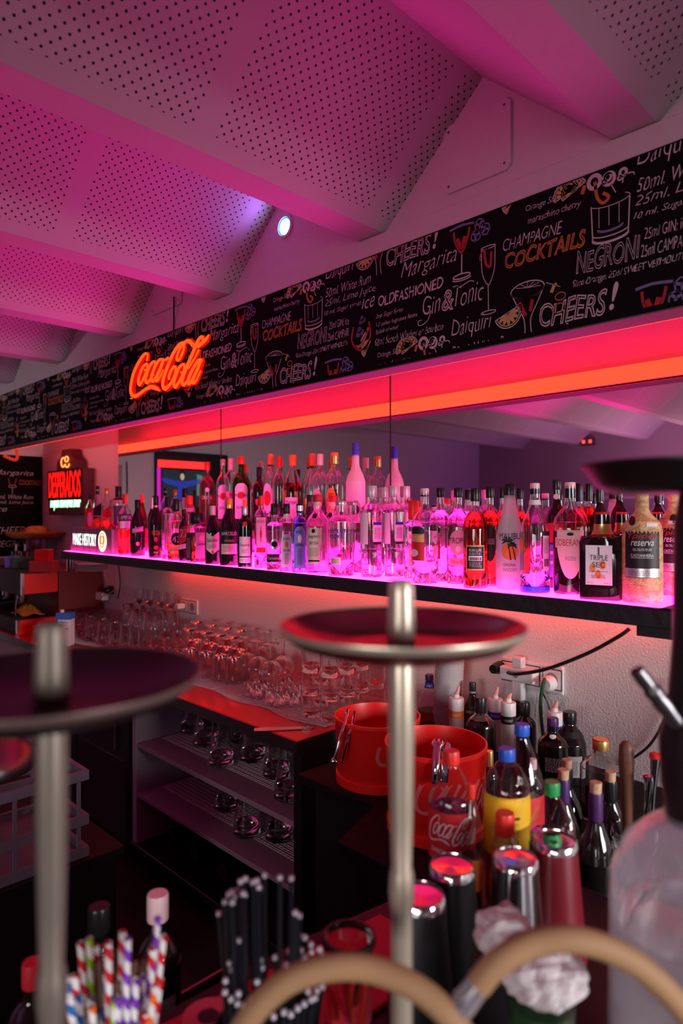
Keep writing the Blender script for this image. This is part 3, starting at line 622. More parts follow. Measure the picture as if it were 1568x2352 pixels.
# --- front row, left to right
b('clear bottle half full of bright red aperitif, leftmost in the front row', 287, 1275, 1135, 28, 'round', g_clear, liq=(.42, l_red), cap=(m_redcap, .16, 1.1), group=GB, labels=[('rect', 1.25, .56, .67, 'k', [('CAMPARI', .95, .58, .65, 'w')]), ('rect', .8, .44, .555, 'w', [])])
b('dark cream liqueur bottle with a small round seal, beside the red aperitif', 316, 1277, 1148, 31, 'slope', g_dark, cap=(m_blackcap, .16, 1.15), group=GB, labels=[('diag', .8, .40, .53, 'e', [('BAILEYS', .6, .44, .48, 'w')]), (None, 0, 0, 0, 'k', [('|oval|', .22, .18, .25, 'G')])])
b('dark bottle with a silver cap and round label, behind the passion fruit liqueur', 350, 0, 1143, 20, 'round', g_dark, Y=1.90, cap=(m_silver, .22, 1.15), labels=[(None, 0, 0, 0, 'k', [('|oval|', .6, .50, .62, 'w')])])
b('red glass bottle with a red cap behind the dark cream liqueur', 326, 0, 1136, 22, 'slope', g_red, Y=1.93, liq=(.5, l_red), cap=(m_redcap, .14, 1.1))
b('black liqueur bottle with orange lettering and a red heart', 358, 1282, 1139, 30, 'slope', g_dark, cap=(m_blackcap, .14, 1.1, (m_gold, -.5, -.1)), group=GB, labels=[(None, 0, 0, 0, 'k', [('PASSOA', .55, .37, .44, 'o'), ('|oval|', .22, .26, .34, 'r'), ('|oval|', .3, .14, .20, 'r'), ('|line|', .28, .08, .10, 'o')])])
b('clear bottle with a pale pink label and black cap beside the black liqueur', 385, 1284, 1141, 25, 'medicine', g_clear, liq=(.3, l_pink), cap=(m_blackcap, .17, 1.15), group=GB, labels=[('rect', .6, .14, .62, 'p', [('|fine|', .45, .42, .48, 'k')])])
b('golden liqueur bottle with a round black label and gold lower label', 404.5, 1287, 1146, 36, 'round', g_clear, liq=(.27, l_amber), cap=(m_blackcap, .24, 1.1, (m_gold, .04, .12)), group=GB, labels=[('oval', .62, .24, .45, 'k', [('43', .42, .29, .39, 'c' if 0 else 'w')]), ('rect', .8, .11, .22, 'G', [('|line|', .7, .16, .165, 'k')])])
b('pink bottle with a silver cap behind the golden liqueur', 423, 0, 1143, 22, 'round', g_pink, Y=1.86, liq=(.6, l_pink), cap=(m_silver, .22, 1.15))
b('bottle with a wide red cap behind the gap beside the golden liqueur', 436, 0, 1139, 24, 'flask', g_clear, Y=1.88, liq=(.5, l_pink), cap=(m_redcap, .2, 1.3), labels=[('rect', .7, .74, .80, 'w', [])])
b('thin black bottle behind the square amber liqueur', 446, 0, 1127, 14, 'slope', g_dark, Y=1.91, cap=(m_blackcap, .2, 1.1))
b('dark rum bottle with a slanted red and white label beside the golden liqueur', 422, 1289, 1170, 22, 'round', g_dark, group=GB, cap=(m_blackcap, .14, 1.1), labels=[('diag', 1.1, .30, .75, 'r', [('27', .7, .46, .62, 'w')]), ('diag', 1.1, .22, .36, 'w', [])])
b('square amber liqueur with a broad black stopper', 452, 1292, 1178, 37, 'squat', g_clear, n=7, liq=(.60, l_rum), cap=(m_blackcap, .22, 2.0), yaw=.5, group=GB, labels=[('rect', .75, .08, .60, 'e', [('DISARONNO', .5, .34, .39, 'k'), ('|oval|', .3, .44, .54, 'G')]), ('rect', .7, .04, .58, 'k', [('|fine|', .4, .10, .5, 'w')], -PI/2)])
b('whisky bottle with a cream chevron label and pale cap', 488, 1297, 1162, 32, 'slope', g_dark, cap=(m_pinkcap, .16, 1.15), group=GB, labels=[('chevron', .95, .17, .56, 'c', [("Ballantine's", .75, .38, .44, 'k', dict(shear=.3)), ('|fine|', .55, .27, .34, 'k'), ('|oval|', .16, .18, .23, 'r')])])
b('dark rum bottle with an orange cap and white lettering', 525.6, 1301, 1145, 40, 'slope', g_dark, cap=(m_orangecap, .15, 1.15, (m_gold, 0, .35)), group=GB, labels=[('rect', .9, .17, .32, 'c', [('|fine|', .6, .20, .30, 'k')]), ('rect', .9, .325, .53, 'k', [('BARCELO', .8, .45, .50, 'w'), ('ANEJO', .5, .345, .385, 'G')])])
b('dark bottle with an orange cap behind the green gin', 562, 0, 1147, 24, 'slope', g_dark, Y=1.84, cap=(m_orangecap, .14, 1.15))
b('green gin bottle with a grey label and silver cap', 562, 1306, 1163, 31, 'medicine', g_green, liq=(.58, l_dark), cap=(m_silver, .14, 1.1), group=GB, labels=[('rect', .8, .18, .50, 'w', [('Tanqueray', .65, .33, .39, 'k', dict(shear=.3)), ('|fine|', .4, .23, .30, 'k')]), ('rect', .8, .07, .16, 'w', [('|fine|', .6, .09, .14, 'k')]), (None, 0, 0, 0, 'k', [('|oval|', .3, .66, .75, 'r')])])
b('square gin bottle with a red guard on a tall white label', 599, 1304, 1139, 27, 'medicine', g_clear, n=6, liq=(.62, l_pink), cap=(m_redcap, .14, 1.15), group=GB, labels=[('rect', .72, .30, .70, 'w', [('BEEFEATER', .6, .62, .66, 'r'), ('|oval|', .16, .40, .53, 'r'), ('|oval|', .07, .53, .57, 'r'), ('|line|', .06, .36, .41, 'r')]), ('rect', .72, .21, .28, 'r', [])])
b('clear gin bottle with a round silver medal above a black band', 630, 1311, 1157, 34, 'sharp', g_clear, liq=(.72, l_pink), cap=(m_blackcap, .17, 1.2), group=GB, labels=[('rect', 1.1, .12, .24, 'k', [('PuertodeIndias', .85, .155, .205, 'w')]), ('oval', .50, .31, .47, 's', [('|oval|', .36, .345, .435, 'k')])])
b('slim pale gin bottle with a tall arched white label', 658, 1313, 1157, 30, 'medicine', g_clear, n=5, liq=(.25, l_pink), cap=(m_blackcap, .15, 1.2), group=GB, neck=(m_paper, .78, .84), labels=[('arch', .72, .06, .55, 'w', [('BOMBAY', .5, .46, .50, 'k'), ('|oval|', .22, .35, .44, 'o'), ('DRY GIN', .48, .29, .325, 'k'), ('|fine|', .3, .10, .26, 'k')])])
b('pale blue gin bottle with an arched blue label', 688, 1317, 1157.5, 31, 'medicine', g_blue, n=5, liq=(.42, l_blue), cap=(m_blackcap, .13, 1.2, (m_silver, .2, .8)), group=GB, labels=[('arch', .76, .06, .67, 'b', [('BOMBAY', .5, .57, .61, 'k'), ('|oval|', .26, .43, .55, 'w'), ('SAPPHIRE', .6, .38, .42, 'k'), ('|fine|', .3, .11, .34, 'k')])])
m_tex = gmat('textured_glass', (.95, .9, .93), .85, .12, .25)
def medal(t, P, R, H):
    fn = surf(P, R, H, 2, 1, 1, .003, -.35); mb = MB(); patch(mb, fn, .20*R, .70*H, .765*H, 'oval', 14, 3); mb.build('medallion', m_ink, t)
b('large textured gin bottle with a cream label and dark medallion', 729, 1321, 1137, 49, 'round', m_tex, liq=(.60, l_pink), cap=(m_labelred, .09, 1.15), group=GB, neck=(m_cream, .86, .905), extra=medal, labels=[('rect', .62, .13, .58, 'c', [("Seagram's", .5, .44, .50, 'k'), ('DRY GIN', .4, .37, .41, 'k'), ('|fine|', .4, .22, .33, 'k'), ('|line|', .5, .155, .175, 'k'), ('|oval|', .16, .515, .57, 'k')], -.35)])
b('textured gin bottle behind the large one, its medallion showing at the neck', 764, 0, 1138, 46, 'round', m_tex, Y=1.86, liq=(.5, l_pink), cap=(m_labelred, .09, 1.15), neck=(m_cream, .86, .905), extra=medal)
b('round-shouldered vodka bottle with blue letters printed on clear glass', 783, 1326, 1151, 54, 'medicine', g_clear, liq=(.38, l_pink), cap=(m_silver, .055, 1.15), group=GB, labels=[(None, 0, 0, 0, 'k', [('ABSOLUT', .85, .57, .625, 'b', dict(thin=.02, u=-.35)), ('VODKA', .62, .50, .555, 'b', dict(thin=.02, u=-.35))], -.1), ('rect', .42, .155, .245, 'c', [('|fine|', .3, .17, .23, 'k')], -.45)])
b('vodka bottle with a plain side behind the blue-lettered one', 808, 0, 1152, 50, 'medicine', g_clear, Y=1.80, liq=(.7, l_pink), cap=(m_silver, .055, 1.15))
VL = [('rect', .42, .36, .70, 'w', [], -.75), ('rect', .40, .36, .60, 'w', [('|line|', .4, .57, .60, 'b'), ('|fine|', .3, .42, .54, 'k'), ('|line|', .4, .36, .385, 'k')], .55)]
b('tall faceted vodka bottle with a grey screw cap, left of the front pair', 853, 1327, 1116, 50, 'vodka', g_clear, liq=(.74, l_water), cap=(m_graycap, .125, 1.12), group=GB, labels=VL)
b('tall faceted vodka bottle with a grey screw cap, right of the front pair', 904, 1326, 1116, 48, 'vodka', g_clear, liq=(.74, l_water), cap=(m_graycap, .125, 1.12), group=GB, labels=VL)
b('tall vodka bottle standing behind the gap between the front vodka pair', 881, 0, 1120, 42, 'vodka', g_clear, Y=1.86, liq=(.74, l_water), cap=(m_graycap, .125, 1.12), labels=VL[:1])
b('tall vodka bottle standing behind and right of the front vodka pair', 930, 0, 1117, 44, 'vodka', g_clear, Y=1.82, liq=(.74, l_water), cap=(m_graycap, .125, 1.12), labels=VL[1:])
b('gin bottle with a square red cap and a red scalloped badge', 950, 1329, 1150, 42, 'sharp', g_clear, liq=(.80, l_water), cap=(m_redcap, .24, 1.5), group=GB, labels=[('badge', .70, .42, .64, 'w', [('Bowlin', .5, .51, .56, 'r', dict(shear=.2))]), ('rect', .5, .16, .40, 'G', [('GIN', .3, .215, .25, 'r'), ('|line|', .5, .255, .26, 'w')])])
HAT = [('rect', .62, .24, .56, 'r', [], -.65), ('oval', .66, .50, .60, 'k', [], -.65, 1), ('rect', .60, .435, .52, 'G', [], -.65, 1), ('oval', .40, .28, .36, 'w', [], -.9, 1)]
b('clear tequila bottle with a red label under a dark hat, pale pink stopper', 975, 1341, 1122, 56, 'round', g_clear, liq=(.55, l_water), cap=(m_pinkcap, .07, 1.0, (m_blackcap, -.25, -.02)), group=GB, labels=HAT)
b('clear tequila bottle with a black cap, behind the pale-stoppered one', 1011, 1336, 1121, 46, 'round', g_clear, liq=(.76, l_water), cap=(m_blackcap, .10, 1.15), labels=HAT)
b('clear white rum bottle with a pale oval label and black cap', 1052, 1342, 1121, 48, 'round', g_clear, liq=(.78, l_pink), cap=(m_blackcap, .10, 1.15), group=GB, labels=[('oval', .85, .30, .56, 'p', [('TROPIK', .80, .42, .48, 'k'), ('|oval|', .22, .33, .40, 'w')]), ('rect', .9, .19, .27, 'p', [('White Rum', .6, .21, .25, 'r', dict(shear=.3))])])
b('dark red rum bottle with a gold-edged black back label', 1091, 1352, 1122, 50, 'round', g_clear, liq=(.76, l_rum), cap=(m_blackcap, .13, 1.2), group=GB, labels=[('rect', .80, .18, .43, 'G', []), ('rect', .72, .195, .415, 'k', [('RON LUPE', .5, .365, .395, 'w'), ('|fine|', .5, .335, .36, 'w'), ('|line|', .55, .275, .325, 'w'), ('|fine|', .5, .21, .265, 'w')], 0, 1), (None, 0, 0, 0, 'k', [('|bar|', .42, .28, .31, 'k')], 0, 2)])
b('dark rum bottle with a slim label, behind the white coconut bottle', 1125, 1347, 1119, 44, 'round', g_clear, liq=(.76, l_rum), cap=(m_blackcap, .11, 1.2), labels=[('oval', .6, .25, .62, 'k', [('|fine|', .4, .42, .48, 'w')])])
b('dark rum bottle with a black cap, behind the white rum', 1075, 0, 1125, 40, 'round', g_clear, Y=1.86, liq=(.76, l_water), cap=(m_blackcap, .11, 1.2))
b('amber rum bottle showing only its shoulder beside the white coconut bottle', 1155, 0, 1120, 40, 'round', g_clear, Y=1.85, liq=(.76, l_rum), cap=(m_blackcap, .11, 1.2))
b('amber rum bottle right behind the white coconut bottle', 1194, 0, 1122, 36, 'round', g_clear, Y=1.87, liq=(.76, l_rum), cap=(m_blackcap, .11, 1.2))
def palm(t, P, R, H):
    fn = surf(P, R, H, 2, 1, 1, .0016, 0); fn2 = surf(P, R, H, 2, 1, 1, .0010, 0)
    s = MB(); patch(s, fn2, .58*R, .285*H, .445*H, 'oval', 20, 4); s.build('sunset_print', m_orange, t)
    k = MB()
    for x, z0, z1, s_ in ((-.10, .285, .455, 1), (.22, .285, .415, .8)):
        stroke(k, [(x*R+.16*R, z0*H, .004), (x*R+.10*R, (z0*.6+z1*.4)*H, .0032), (x*R+.02*R, (z0*.25+z1*.75)*H, .0026), (x*R-.05*R, z1*H, .002)], fn)
        for a in (-20, 15, 60, 120, 165, 200):
            L = .46*R*s_; ca, sa = math.cos(math.radians(a)), math.sin(math.radians(a)); o = (x*R-.05*R, z1*H)
            stroke(k, [(o[0], o[1], .001), (o[0]+L*.5*ca, o[1]+L*.5*sa+.003, .0062), (o[0]+L*ca, o[1]+L*sa-.002, .0008)], fn)
    k.build('palm_print', m_ink, t)
b('white frosted coconut rum bottle with a palm sunset print and black cap', 1170, 1356, 1112, 57, 'malibu', t_frost, cap=(m_blackcap, .135, 1.05), group=GB, extra=palm, liq=(.70, mat('milky_rum', (.9, .85, .88), .5)), labels=[(None, 0, 0, 0, 'k', [('MALIBU', .78, .475, .535, 'k'), ('ORIGINAL', .45, .225, .25, 'k'), ('|fine|', .5, .175, .21, 'k')])])
b('clear syrup bottle with a blue foot and white side label', 1228, 1363, 1110, 60, 'slope', g_clear, liq=(.045, l_blue), cap=(m_pinkcap, .05, 1.0, (m_blackcap, -1.0, -.1)), group=GB, neck=(m_paper, .80, .845), labels=[('rect', .30, .20, .56, 'w', [('|line|', .30, .52, .56, 'k'), ('|fine|', .2, .36, .50, 'k'), ('|bar|', .2, .24, .31, 'k')], .85), ('rect', .35, .20, .55, 'e', [('|oval|', .25, .36, .5, 'o')], -1.1)], extra=lambda t, P, R, H: MB().lathe([(R*.99, .002), (R*1.015, .003), (R*1.015, .018), (R*.99, .019)], 32).build('foot_ring', m_bluecap, t, True))
b('dark bottle with blue print and a round emblem on its tall neck', 1277.5, 0, 1103, 42, 'round', g_dark, Y=1.86, cap=(m_blackcap, .09, 1.3), labels=[('rect', .9, .42, .60, 'r', []), ('rect', .9, .1, .40, 'b', [('|line|', .6, .31, .34, 'w'), ('|line|', .6, .22, .25, 'w')]), (None, 0, 0, 0, 'k', [('|oval|', .3, .82, .87, 'w')])])
CREST = [('shield', .86, .14, .57, 'c', [('|fine|', .3, .30, .34, 'k'), ('|line|', .55, .555, .56, 'G')]), ('rect', .98, .415, .505, 'c', [('SOBERANO', .86, .43, .49, 'r')], 0, 1), (None, 0, 0, 0, 'k', [('|oval|', .2, .52, .55, 'k')])]
b('brandy bottle half full, with a cream shield label and pink stopper', 1309, 1366, 1108, 69, 'round', g_clear, liq=(.56, l_dark), cap=(m_pinkcap, .055, .95, (m_blackcap, -1.6, -.05)), group=GB, labels=CREST)
b('dark rum bottle with a black cap, left of the trio behind the brandy', 1330, 0, 1111, 36, 'round', g_clear, Y=1.84, liq=(.78, l_rum), cap=(m_blackcap, .17, 1.2))
b('dark rum bottle with a black cap, middle of the trio behind the brandy', 1352, 0, 1111, 36, 'round', g_clear, Y=1.86, liq=(.78, l_rum), cap=(m_blackcap, .17, 1.2))
b('dark bottle with a black cap, right of the trio behind the brandy', 1377, 0, 1110, 38, 'round', g_dark, Y=1.88, cap=(m_blackcap, .17, 1.2))
def fruit(t, P, R, H):
    mb = MB(); fn = surf(P, R, H, 8, 1, .95, .0014, 0)
    for u, z, r in ((-.28, .36, .10), (-.02, .29, .10), (.18, .40, .11)): patch(mb, fn, r*R*1.3, (z-.05)*H, (z+.05)*H, 'oval', 12, 3, u*R)
    mb.build('orange_print', m_inkorange, t)
b('square dark triple sec bottle with a white label of oranges and a gold collar', 1383, 1379, 1176, 84, 'squat', g_dark, n=8, dy=.95, cap=(m_labelred, .07, .9), group=GB, yaw=-.18, neck=(m_gold, .74, .86), extra=fruit, labels=[('rect', .62, .17, .62, 'w', [('TRIPLE', .42, .45, .51, 'k'), ('SEC', .30, .37, .43, 'k'), ('SOREL', .34, .245, .285, 'r'), ('|fine|', .45, .315, .335, 'k'), ('20% vol', .16, .185, .20, 'r', dict(u=-.4)), ('100 cl', .16, .185, .20, 'r', dict(u=.4)), ('|line|', .03, .51, .60, 'k')])])
b('square dark bottle with a gold collar, behind the triple sec', 1428, 0, 1176, 66, 'squat', g_dark, Y=1.95, n=8, cap=(m_labelred, .07, .9), neck=(m_gold, .74, .86))
m_straw = mat('woven_straw', (.66, .44, .20), .8)
def weave(m):
    n = m.node_tree.nodes; l = m.node_tree.links; bs = n['Principled BSDF']; t = n.new('ShaderNodeTexCoord')
    w = n.new('ShaderNodeTexWave'); w.wave_type = 'BANDS'; w.bands_direction = 'Z'; w.inputs['Scale'].default_value = 9; w.inputs['Distortion'].default_value = 7; w.inputs['Detail Scale'].default_value = 6
    v = n.new('ShaderNodeTexVoronoi'); v.inputs['Scale'].default_value = 160; mp_ = n.new('ShaderNodeMapping'); mp_.inputs['Scale'].default_value = (1, 1, 2.2)
    l.new(t.outputs['Object'], w.inputs[0]); l.new(t.outputs['Object'], mp_.inputs[0]); l.new(mp_.outputs[0], v.inputs['Vector'])
    mx = n.new('ShaderNodeMix'); mx.data_type = 'RGBA'; mx.inputs[6].default_value = (.55, .32, .13, 1); mx.inputs[7].default_value = (.74, .54, .28, 1); l.new(w.outputs['Fac'], mx.inputs[0])
    bp = n.new('ShaderNodeBump'); bp.inputs['Strength'].default_value = .5; bp.inputs['Distance'].default_value = .004; l.new(v.outputs['Distance'], bp.inputs['Height'])
    l.new(mx.outputs[2], bs.inputs['Base Color']); l.new(bp.outputs[0], bs.inputs['Normal'])
weave(m_straw)
CACH = [('rect', .93, .22, .71, 'k', []), ('rect', .93, .225, .30, 's', [('|fine|', .7, .24, .285, 'k')], 0, 1), (None, 0, 0, 0, 'k', [('Ypioca', .72, .545, .605, 'r', dict(shear=.3)), ('reserva', .55, .495, .535, 'w', dict(shear=.3)), ('CASTANHEIRA', .55, .40, .425, 'w'), ('|fine|', .45, .45, .475, 'w'), ('|line|', .55, .39, .393, 'w'), ('|line|', .3, .66, .69, 'w', dict(u=.5)), ('|oval|', .2, .67, .75, 'k', dict(u=-.5))], 0, 1)]
b('straw-covered bottle with a black label, in front at the right end of the shelf', 1474, 1387, 1120, 79, 'round', m_straw, cap=(m_straw, .06, 1.2), group=GB, labels=CACH, part='straw_cover')
b('straw-covered bottle with a black label, behind at the right end of the shelf', 1546, 1369, 1120, 66, 'round', m_straw, cap=(m_straw, .06, 1.2), labels=CACH, part='straw_cover')
for q in LATE: bottle(*q[:4], *q[4], **q[5])
# --- raised back row by the mirror
r = lambda label, px, ty, w, prof, glass, **k: bottle(label, px, 0, ty, w, prof, glass, zs=ZR, Y=1.965, group=GR, **k)
r('tall red frosted vodka bottle, leftmost in the raised back row', 476, 1061, 33, 'round', gmat('red_frost', (.85, .16, .12), .6, .12, .25), liq=(.5, l_red), cap=(m_redcap, .13, 1.1), labels=[(None, 0, 0, 0, 'k', [('CRISTAL', .7, .42, .47, 'w'), ('|oval|', .25, .53, .6, 'w')])])
MART = lambda nm: [('arch', .75, .12, .62, 'w', [('|oval|', .42, .40, .50, 'r'), ('MARTINI', .72, .43, .47, 'k'), (nm, .5, .26, .30, 'k')])]
r('clear vermouth bottle with a white arched label and red disc', 512, 1055, 29, 'round', g_clear, liq=(.35, l_pink), cap=(m_silver, .10, 1.15), labels=MART('BIANCO'))
r('white rum bottle with a pale pink cap, between the two vermouths', 531, 1053.5, 27, 'medicine', g_clear, liq=(.3, l_water), cap=(m_pinkcap, .17, 1.25), labels=[('rect', .85, .20, .52, 'p', [('BACARDI', .75, .38, .44, 'k'), ('|oval|', .3, .44, .50, 'r')])])
r('green vermouth bottle with a white arched label and red cap', 553.7, 1049, 37, 'round', g_green, liq=(.6, l_dark), cap=(m_redcap, .11, 1.2), labels=MART('ROSSO'))
r('dark rum bottle with a round red emblem and black cap', 595, 1073, 28, 'round', g_dark, cap=(m_blackcap, .17, 1.2), labels=[('oval', .8, .28, .52, 'k', [('|oval|', .6, .36, .48, 'r'), ('Havana', .55, .44, .47, 'w'), ('Club', .45, .39, .43, 'w')]), (None, 0, 0, 0, 'k', [('7', .3, .14, .22, 'w')])])
r('clear rum bottle with an orange-red cap banded in black', 621.6, 1043, 32, 'round', g_clear, liq=(.15, l_amber), cap=(m_orangecap, .17, 1.15, (m_blackcap, .02, .14)), labels=[('oval', .8, .2, .6, 'w', [('|oval|', .5, .3, .5, 'r')], -.5)])
r('clear bottle with a dark red cap and faceted body', 641, 1047, 29, 'round', g_clear, liq=(.1, l_water), cap=(m_labelred, .17, 1.2))
r('spiced rum bottle with a white label and red cap', 672.5, 1045, 40, 'slope', g_clear, liq=(.62, l_rum), cap=(m_orangecap, .15, 1.1), labels=[('rect', .72, .08, .42, 'w', [('Morgan', .6, .32, .38, 'k'), ('|fine|', .4, .14, .26, 'r')], -.2)])
r('amber rum bottle with a red cap, between the spiced rum and the silver tequila', 718, 1042, 33, 'slope', g_clear, liq=(.4, l_amber), cap=(m_orangecap, .19, 1.15, (m_blackcap, .0, .14)), labels=[('rect', .8, .1, .45, 'k', [('|fine|', .6, .3, .36, 'w')])])
TEQ = lambda c: [('oval', .52, .22, .54, c, [('Jose', .3, .44, .48, 'k', dict(shear=.2)), ('Cuervo', .45, .37, .42, 'k', dict(shear=.2)), ('Especial', .34, .31, .34, 'k')], -.4)]
r('clear silver tequila bottle with a pale oval label and tax strip on its cap', 735.5, 1043, 37, 'round', g_clear, liq=(.3, l_pink), cap=(m_pinkcap, .15, 1.15), labels=TEQ('p'))
r('clear gold tequila bottle with an orange oval label and gold cap', 768.5, 1039.6, 42, 'round', g_clear, liq=(.16, l_rum), cap=(m_orangecap, .15, 1.2, (m_gold, 0, .7)), labels=TEQ('o'))
r('tall frosted vodka bottle with a blue foil top', 816.6, 1016.6, 41, 'goose', tmat('frosted_pale', (.92, .84, .85), .5), cap=(m_inkblue, .17, 1.05), labels=[('oval', .6, .1, .34, 'e', [('|oval|', .4, .18, .28, 'k')])])
# ------------------------------------------------------------------ lit beer sign, small lit sign
p0 = atY(112, 1179, 2.01); p1 = atY(190, 1179, 2.01)
zt, zm, zb = zat(112, 1083, p0.x, 2.01), zat(112, 1150, p0.x, 2.01), zat(112, 1183, p0.x, 2.01)
w_ = p1.x-p0.x
m_rust = mat('dark_red_sign_box', (.10, .018, .022), .6, bump=(14, .2, .3))
bs = thing('beer_sign', 'wall sign with tall glowing red letters over a glowing green line', 'lit sign', (p0.x, 2.01, zb))
H_ = zt-zb
MB().box((0, 0, 0), (w_, .085, H_)).build('sign_box', m_rust, bs, bevel=.006)
MB().box((-.004, -.006, zm-zb), (w_+.004, .0, H_)).build('letter_panel', m_black, bs)
MB().prism([(w_*.24, 0), (w_*.24, .06), (w_*.36, .10), (w_*.40, .15), (w_*.64, .15), (w_*.68, .10), (w_*.80, .06), (w_*.80, 0)], .0, .08).xf(Matrix.Translation((0, .002, H_+.0005))).build('crest_top', m_rust, bs, bevel=.004)
fs = lambda y: (lambda u, z: (u, y, z))
lt = MB(); put_text(lt, 'DESPERADOS', .02, zm-zb+.018, w_-.04, H_-(zm-zb)-.03, fs(-.0075), thin=.02); lt.build('red_lettering', emat('sign_red', (1, .006, .004), 2.2), bs)
lt = MB(); put_text(lt, 'Tequila flavoured Beer', .03, .035, w_-.06, .10, fs(-.002), shear=.25, thin=.025); lt.build('green_lettering', emat('sign_green', (.35, 1, .55), 4.5), bs)
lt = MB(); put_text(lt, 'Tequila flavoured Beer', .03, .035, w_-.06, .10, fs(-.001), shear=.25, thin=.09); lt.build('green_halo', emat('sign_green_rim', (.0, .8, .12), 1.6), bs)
lt = MB()
for c_ in (arc(w_*.46, H_+.055, .035, .035, 60, 330, 12), arc(w_*.56, H_+.075, .03, .02, 0, 360, 12), arc(w_*.58, H_+.04, .035, .025, 180, 360, 8)): lt.tube([(x, -.004, z) for x, z in c_], .005, 6)
lt.build('emblem', emat('sign_orange', (1, .22, .05), 3), bs)
p0 = atY(162, 1179, 1.665); p1 = atY(256, 1179, 1.665); w_ = p1.x-p0.x
ls = thing('light_box_sign', 'small lit wooden sign with white letters on the left end of the shelf', 'lit sign', (p0.x, 1.665, ZS))
H_ = zat(235, 1216, p1.x, 1.665)-ZS
wd = mat('grey_plank', (.22, .19, .17), .7, bump=(20, .3, .3))
MB().box((0, 0, .0003), (w_, .07, H_)).build('box', wd, ls, bevel=.003)
for i in range(1, 6): MB().box((w_*i/6-.001, -.0008, .002), (w_*i/6+.001, .0, H_-.002)).build('plank_gap', m_black, ls)
lt = MB(); put_text(lt, 'MAKE HISTORY', .04, H_*.28, w_*.58, H_*.50, fs(-.0018)); lt.build('lettering', emat('sign_white', (.85, 1, .95), 2.6), ls)
lt = MB(); lt.add(*(lambda P: ([(x, -.0022, z) for x, z in P], [tuple(range(len(P)))]))(arc(w_*.80, H_*.5, .05, H_*.42, n=24)[:-1])); lt.build('badge', emat('badge_white', (1, .95, .75), 2.6), ls)
lt = MB()
for rr in (.8, .45): lt.tube([(x, -.004, z) for x, z in arc(w_*.80, H_*.55, .035*rr, .05*rr, n=16)], .004, 6)
lt.build('emblem', emat('badge_orange', (1, .12, .02), 2.5), ls)
# ------------------------------------------------------------------ left wall: black chalk panel, white frame, screen in a niche
MB_ = MB().box((XL+.0005, 1.66, 0), (XL+.006, 2.095, 2.15)); sp = MB_.build('wallpaper_panel', m_wallpaper, None); tag(sp, 'narrow black chalk-print panel in the corner left of the beer sign', 'wallpaper')
lt = MB(); lr = MB(); fx = lambda u, z: (XL+.0075, u, z)
for s, z, h in (('Margarita', 1.98, .05), ('50ml. White Rum', 1.80, .035), ('25ml. Lime Juice', 1.755, .033), ('ice', 1.70, .04), ('CHEERS!', 1.52, .06), ('NEGRONI', 1.42, .05)): put_text(lt, s, 1.72, z, .3 if len(s) > 4 else .1, h, fx, shear=.3, thin=-.008)
stroke(lt, arc(1.86, 1.90, .03, .01), fx, .003); stroke(lt, [(1.86, 1.90), (1.86, 1.84)], fx, .003); stroke(lr, [(1.83, 1.965), (1.84, 1.92), (1.86, 1.90), (1.88, 1.92), (1.89, 1.965)], fx, .004); put_text(lr, 'COCKTAILS', 1.91, 1.915, .17, .04, fx, outline=.02)
lt.build('white_lettering', m_chalk, sp); lr.build('orange_lettering', m_chalk_orange, sp)
struct('door_1', MB().box((XL+.0005, 1.40, 0), (XL+.03, 1.655, 2.12)), mat('grey_door_paint', (.42, .40, .41), .6))
nb = struct('door_2', MB().box((XL+.0005, .28, 0), (XL+.05, 1.07, 2.27)), m_black)
tvx = XL+.05
tv = thing('wall_screen', 'flat screen showing a singer, glowing on the dark left wall', 'screen', (tvx, .55, 1.73))
MB().box((.0005, 0, 0), (.03, .488, .377)).build('frame', m_blackcap, tv, bevel=.004)
scr = MB().box((.0302, .012, .012), (.031, .476, .365)).build('screen_picture', emat('screen_dark', (.03, .04, .05), .8), tv)
def spoly(nm, pts, c, s):
    m = MB(); m.add([(.0315, (y-.38)*.80+.27, z*.80+.045) for y, z in pts], [tuple(range(len(pts)))]); m.build(nm, emat(nm, c, s), scr)
spoly('picture_dress', [(.30, .02), (.46, .02), (.44, .20), (.62, .24), (.66, .29), (.60, .30), (.44, .27), (.32, .27), (.16, .30), (.10, .29), (.14, .24), (.32, .20)], (.02, .03, .22), 1.6)
spoly('picture_face', arc(.38, .32, .028, .04, n=14)[:-1], (.55, .34, .30), 1.2); spoly('picture_door', [(.10, .10), (.18, .10), (.18, .36), (.10, .34)], (.25, .45, .42), .5)
spoly('picture_hair', arc(.38, .37, .045, .022, 0, 180, 10), (.01, .008, .01), 1)
tag(MB().box((tvx+.0005, .53, 2.115), (tvx+.03, 1.06, 2.18)).build('neon_bar', emat('red_neon_bar', (1, .02, .02), 3.0)), 'glowing red light bar above the screen on the left wall', 'neon bar')
tag(MB().box((tvx+.0005, 1.042, 1.2), (tvx+.02, 1.068, 2.11)).build('neon_bar', emat('magenta_neon_bar', (.8, .02, .6), 1.0)), 'upright magenta light bar beside the screen on the left wall', 'neon bar')
a = atX(20, 1080, XL+.05)
tag(MB().tube(smooth_path([atX(36, 1020, XL+.0125), atX(40, 1048, XL+.0125), atX(33, 1056, XL+.0125), atX(8, 1046, XL+.0125)], 5), .012).build('neon_tube', emat('dim_red_tube', (.9, .05, .03), .6)), 'bent dim red neon tube at the far left under the pelmet', 'neon tube')
tag(MB().tube(smooth_path([(XL+.012, 1.58, 2.02), (XL+.014, 1.56, 1.75), (XL+.016, 1.50, 1.45), (XL+.012, 1.45, 1.2)]), .005).build('wall_cable', m_black), 'thin black cable hanging down the left wall', 'cable')
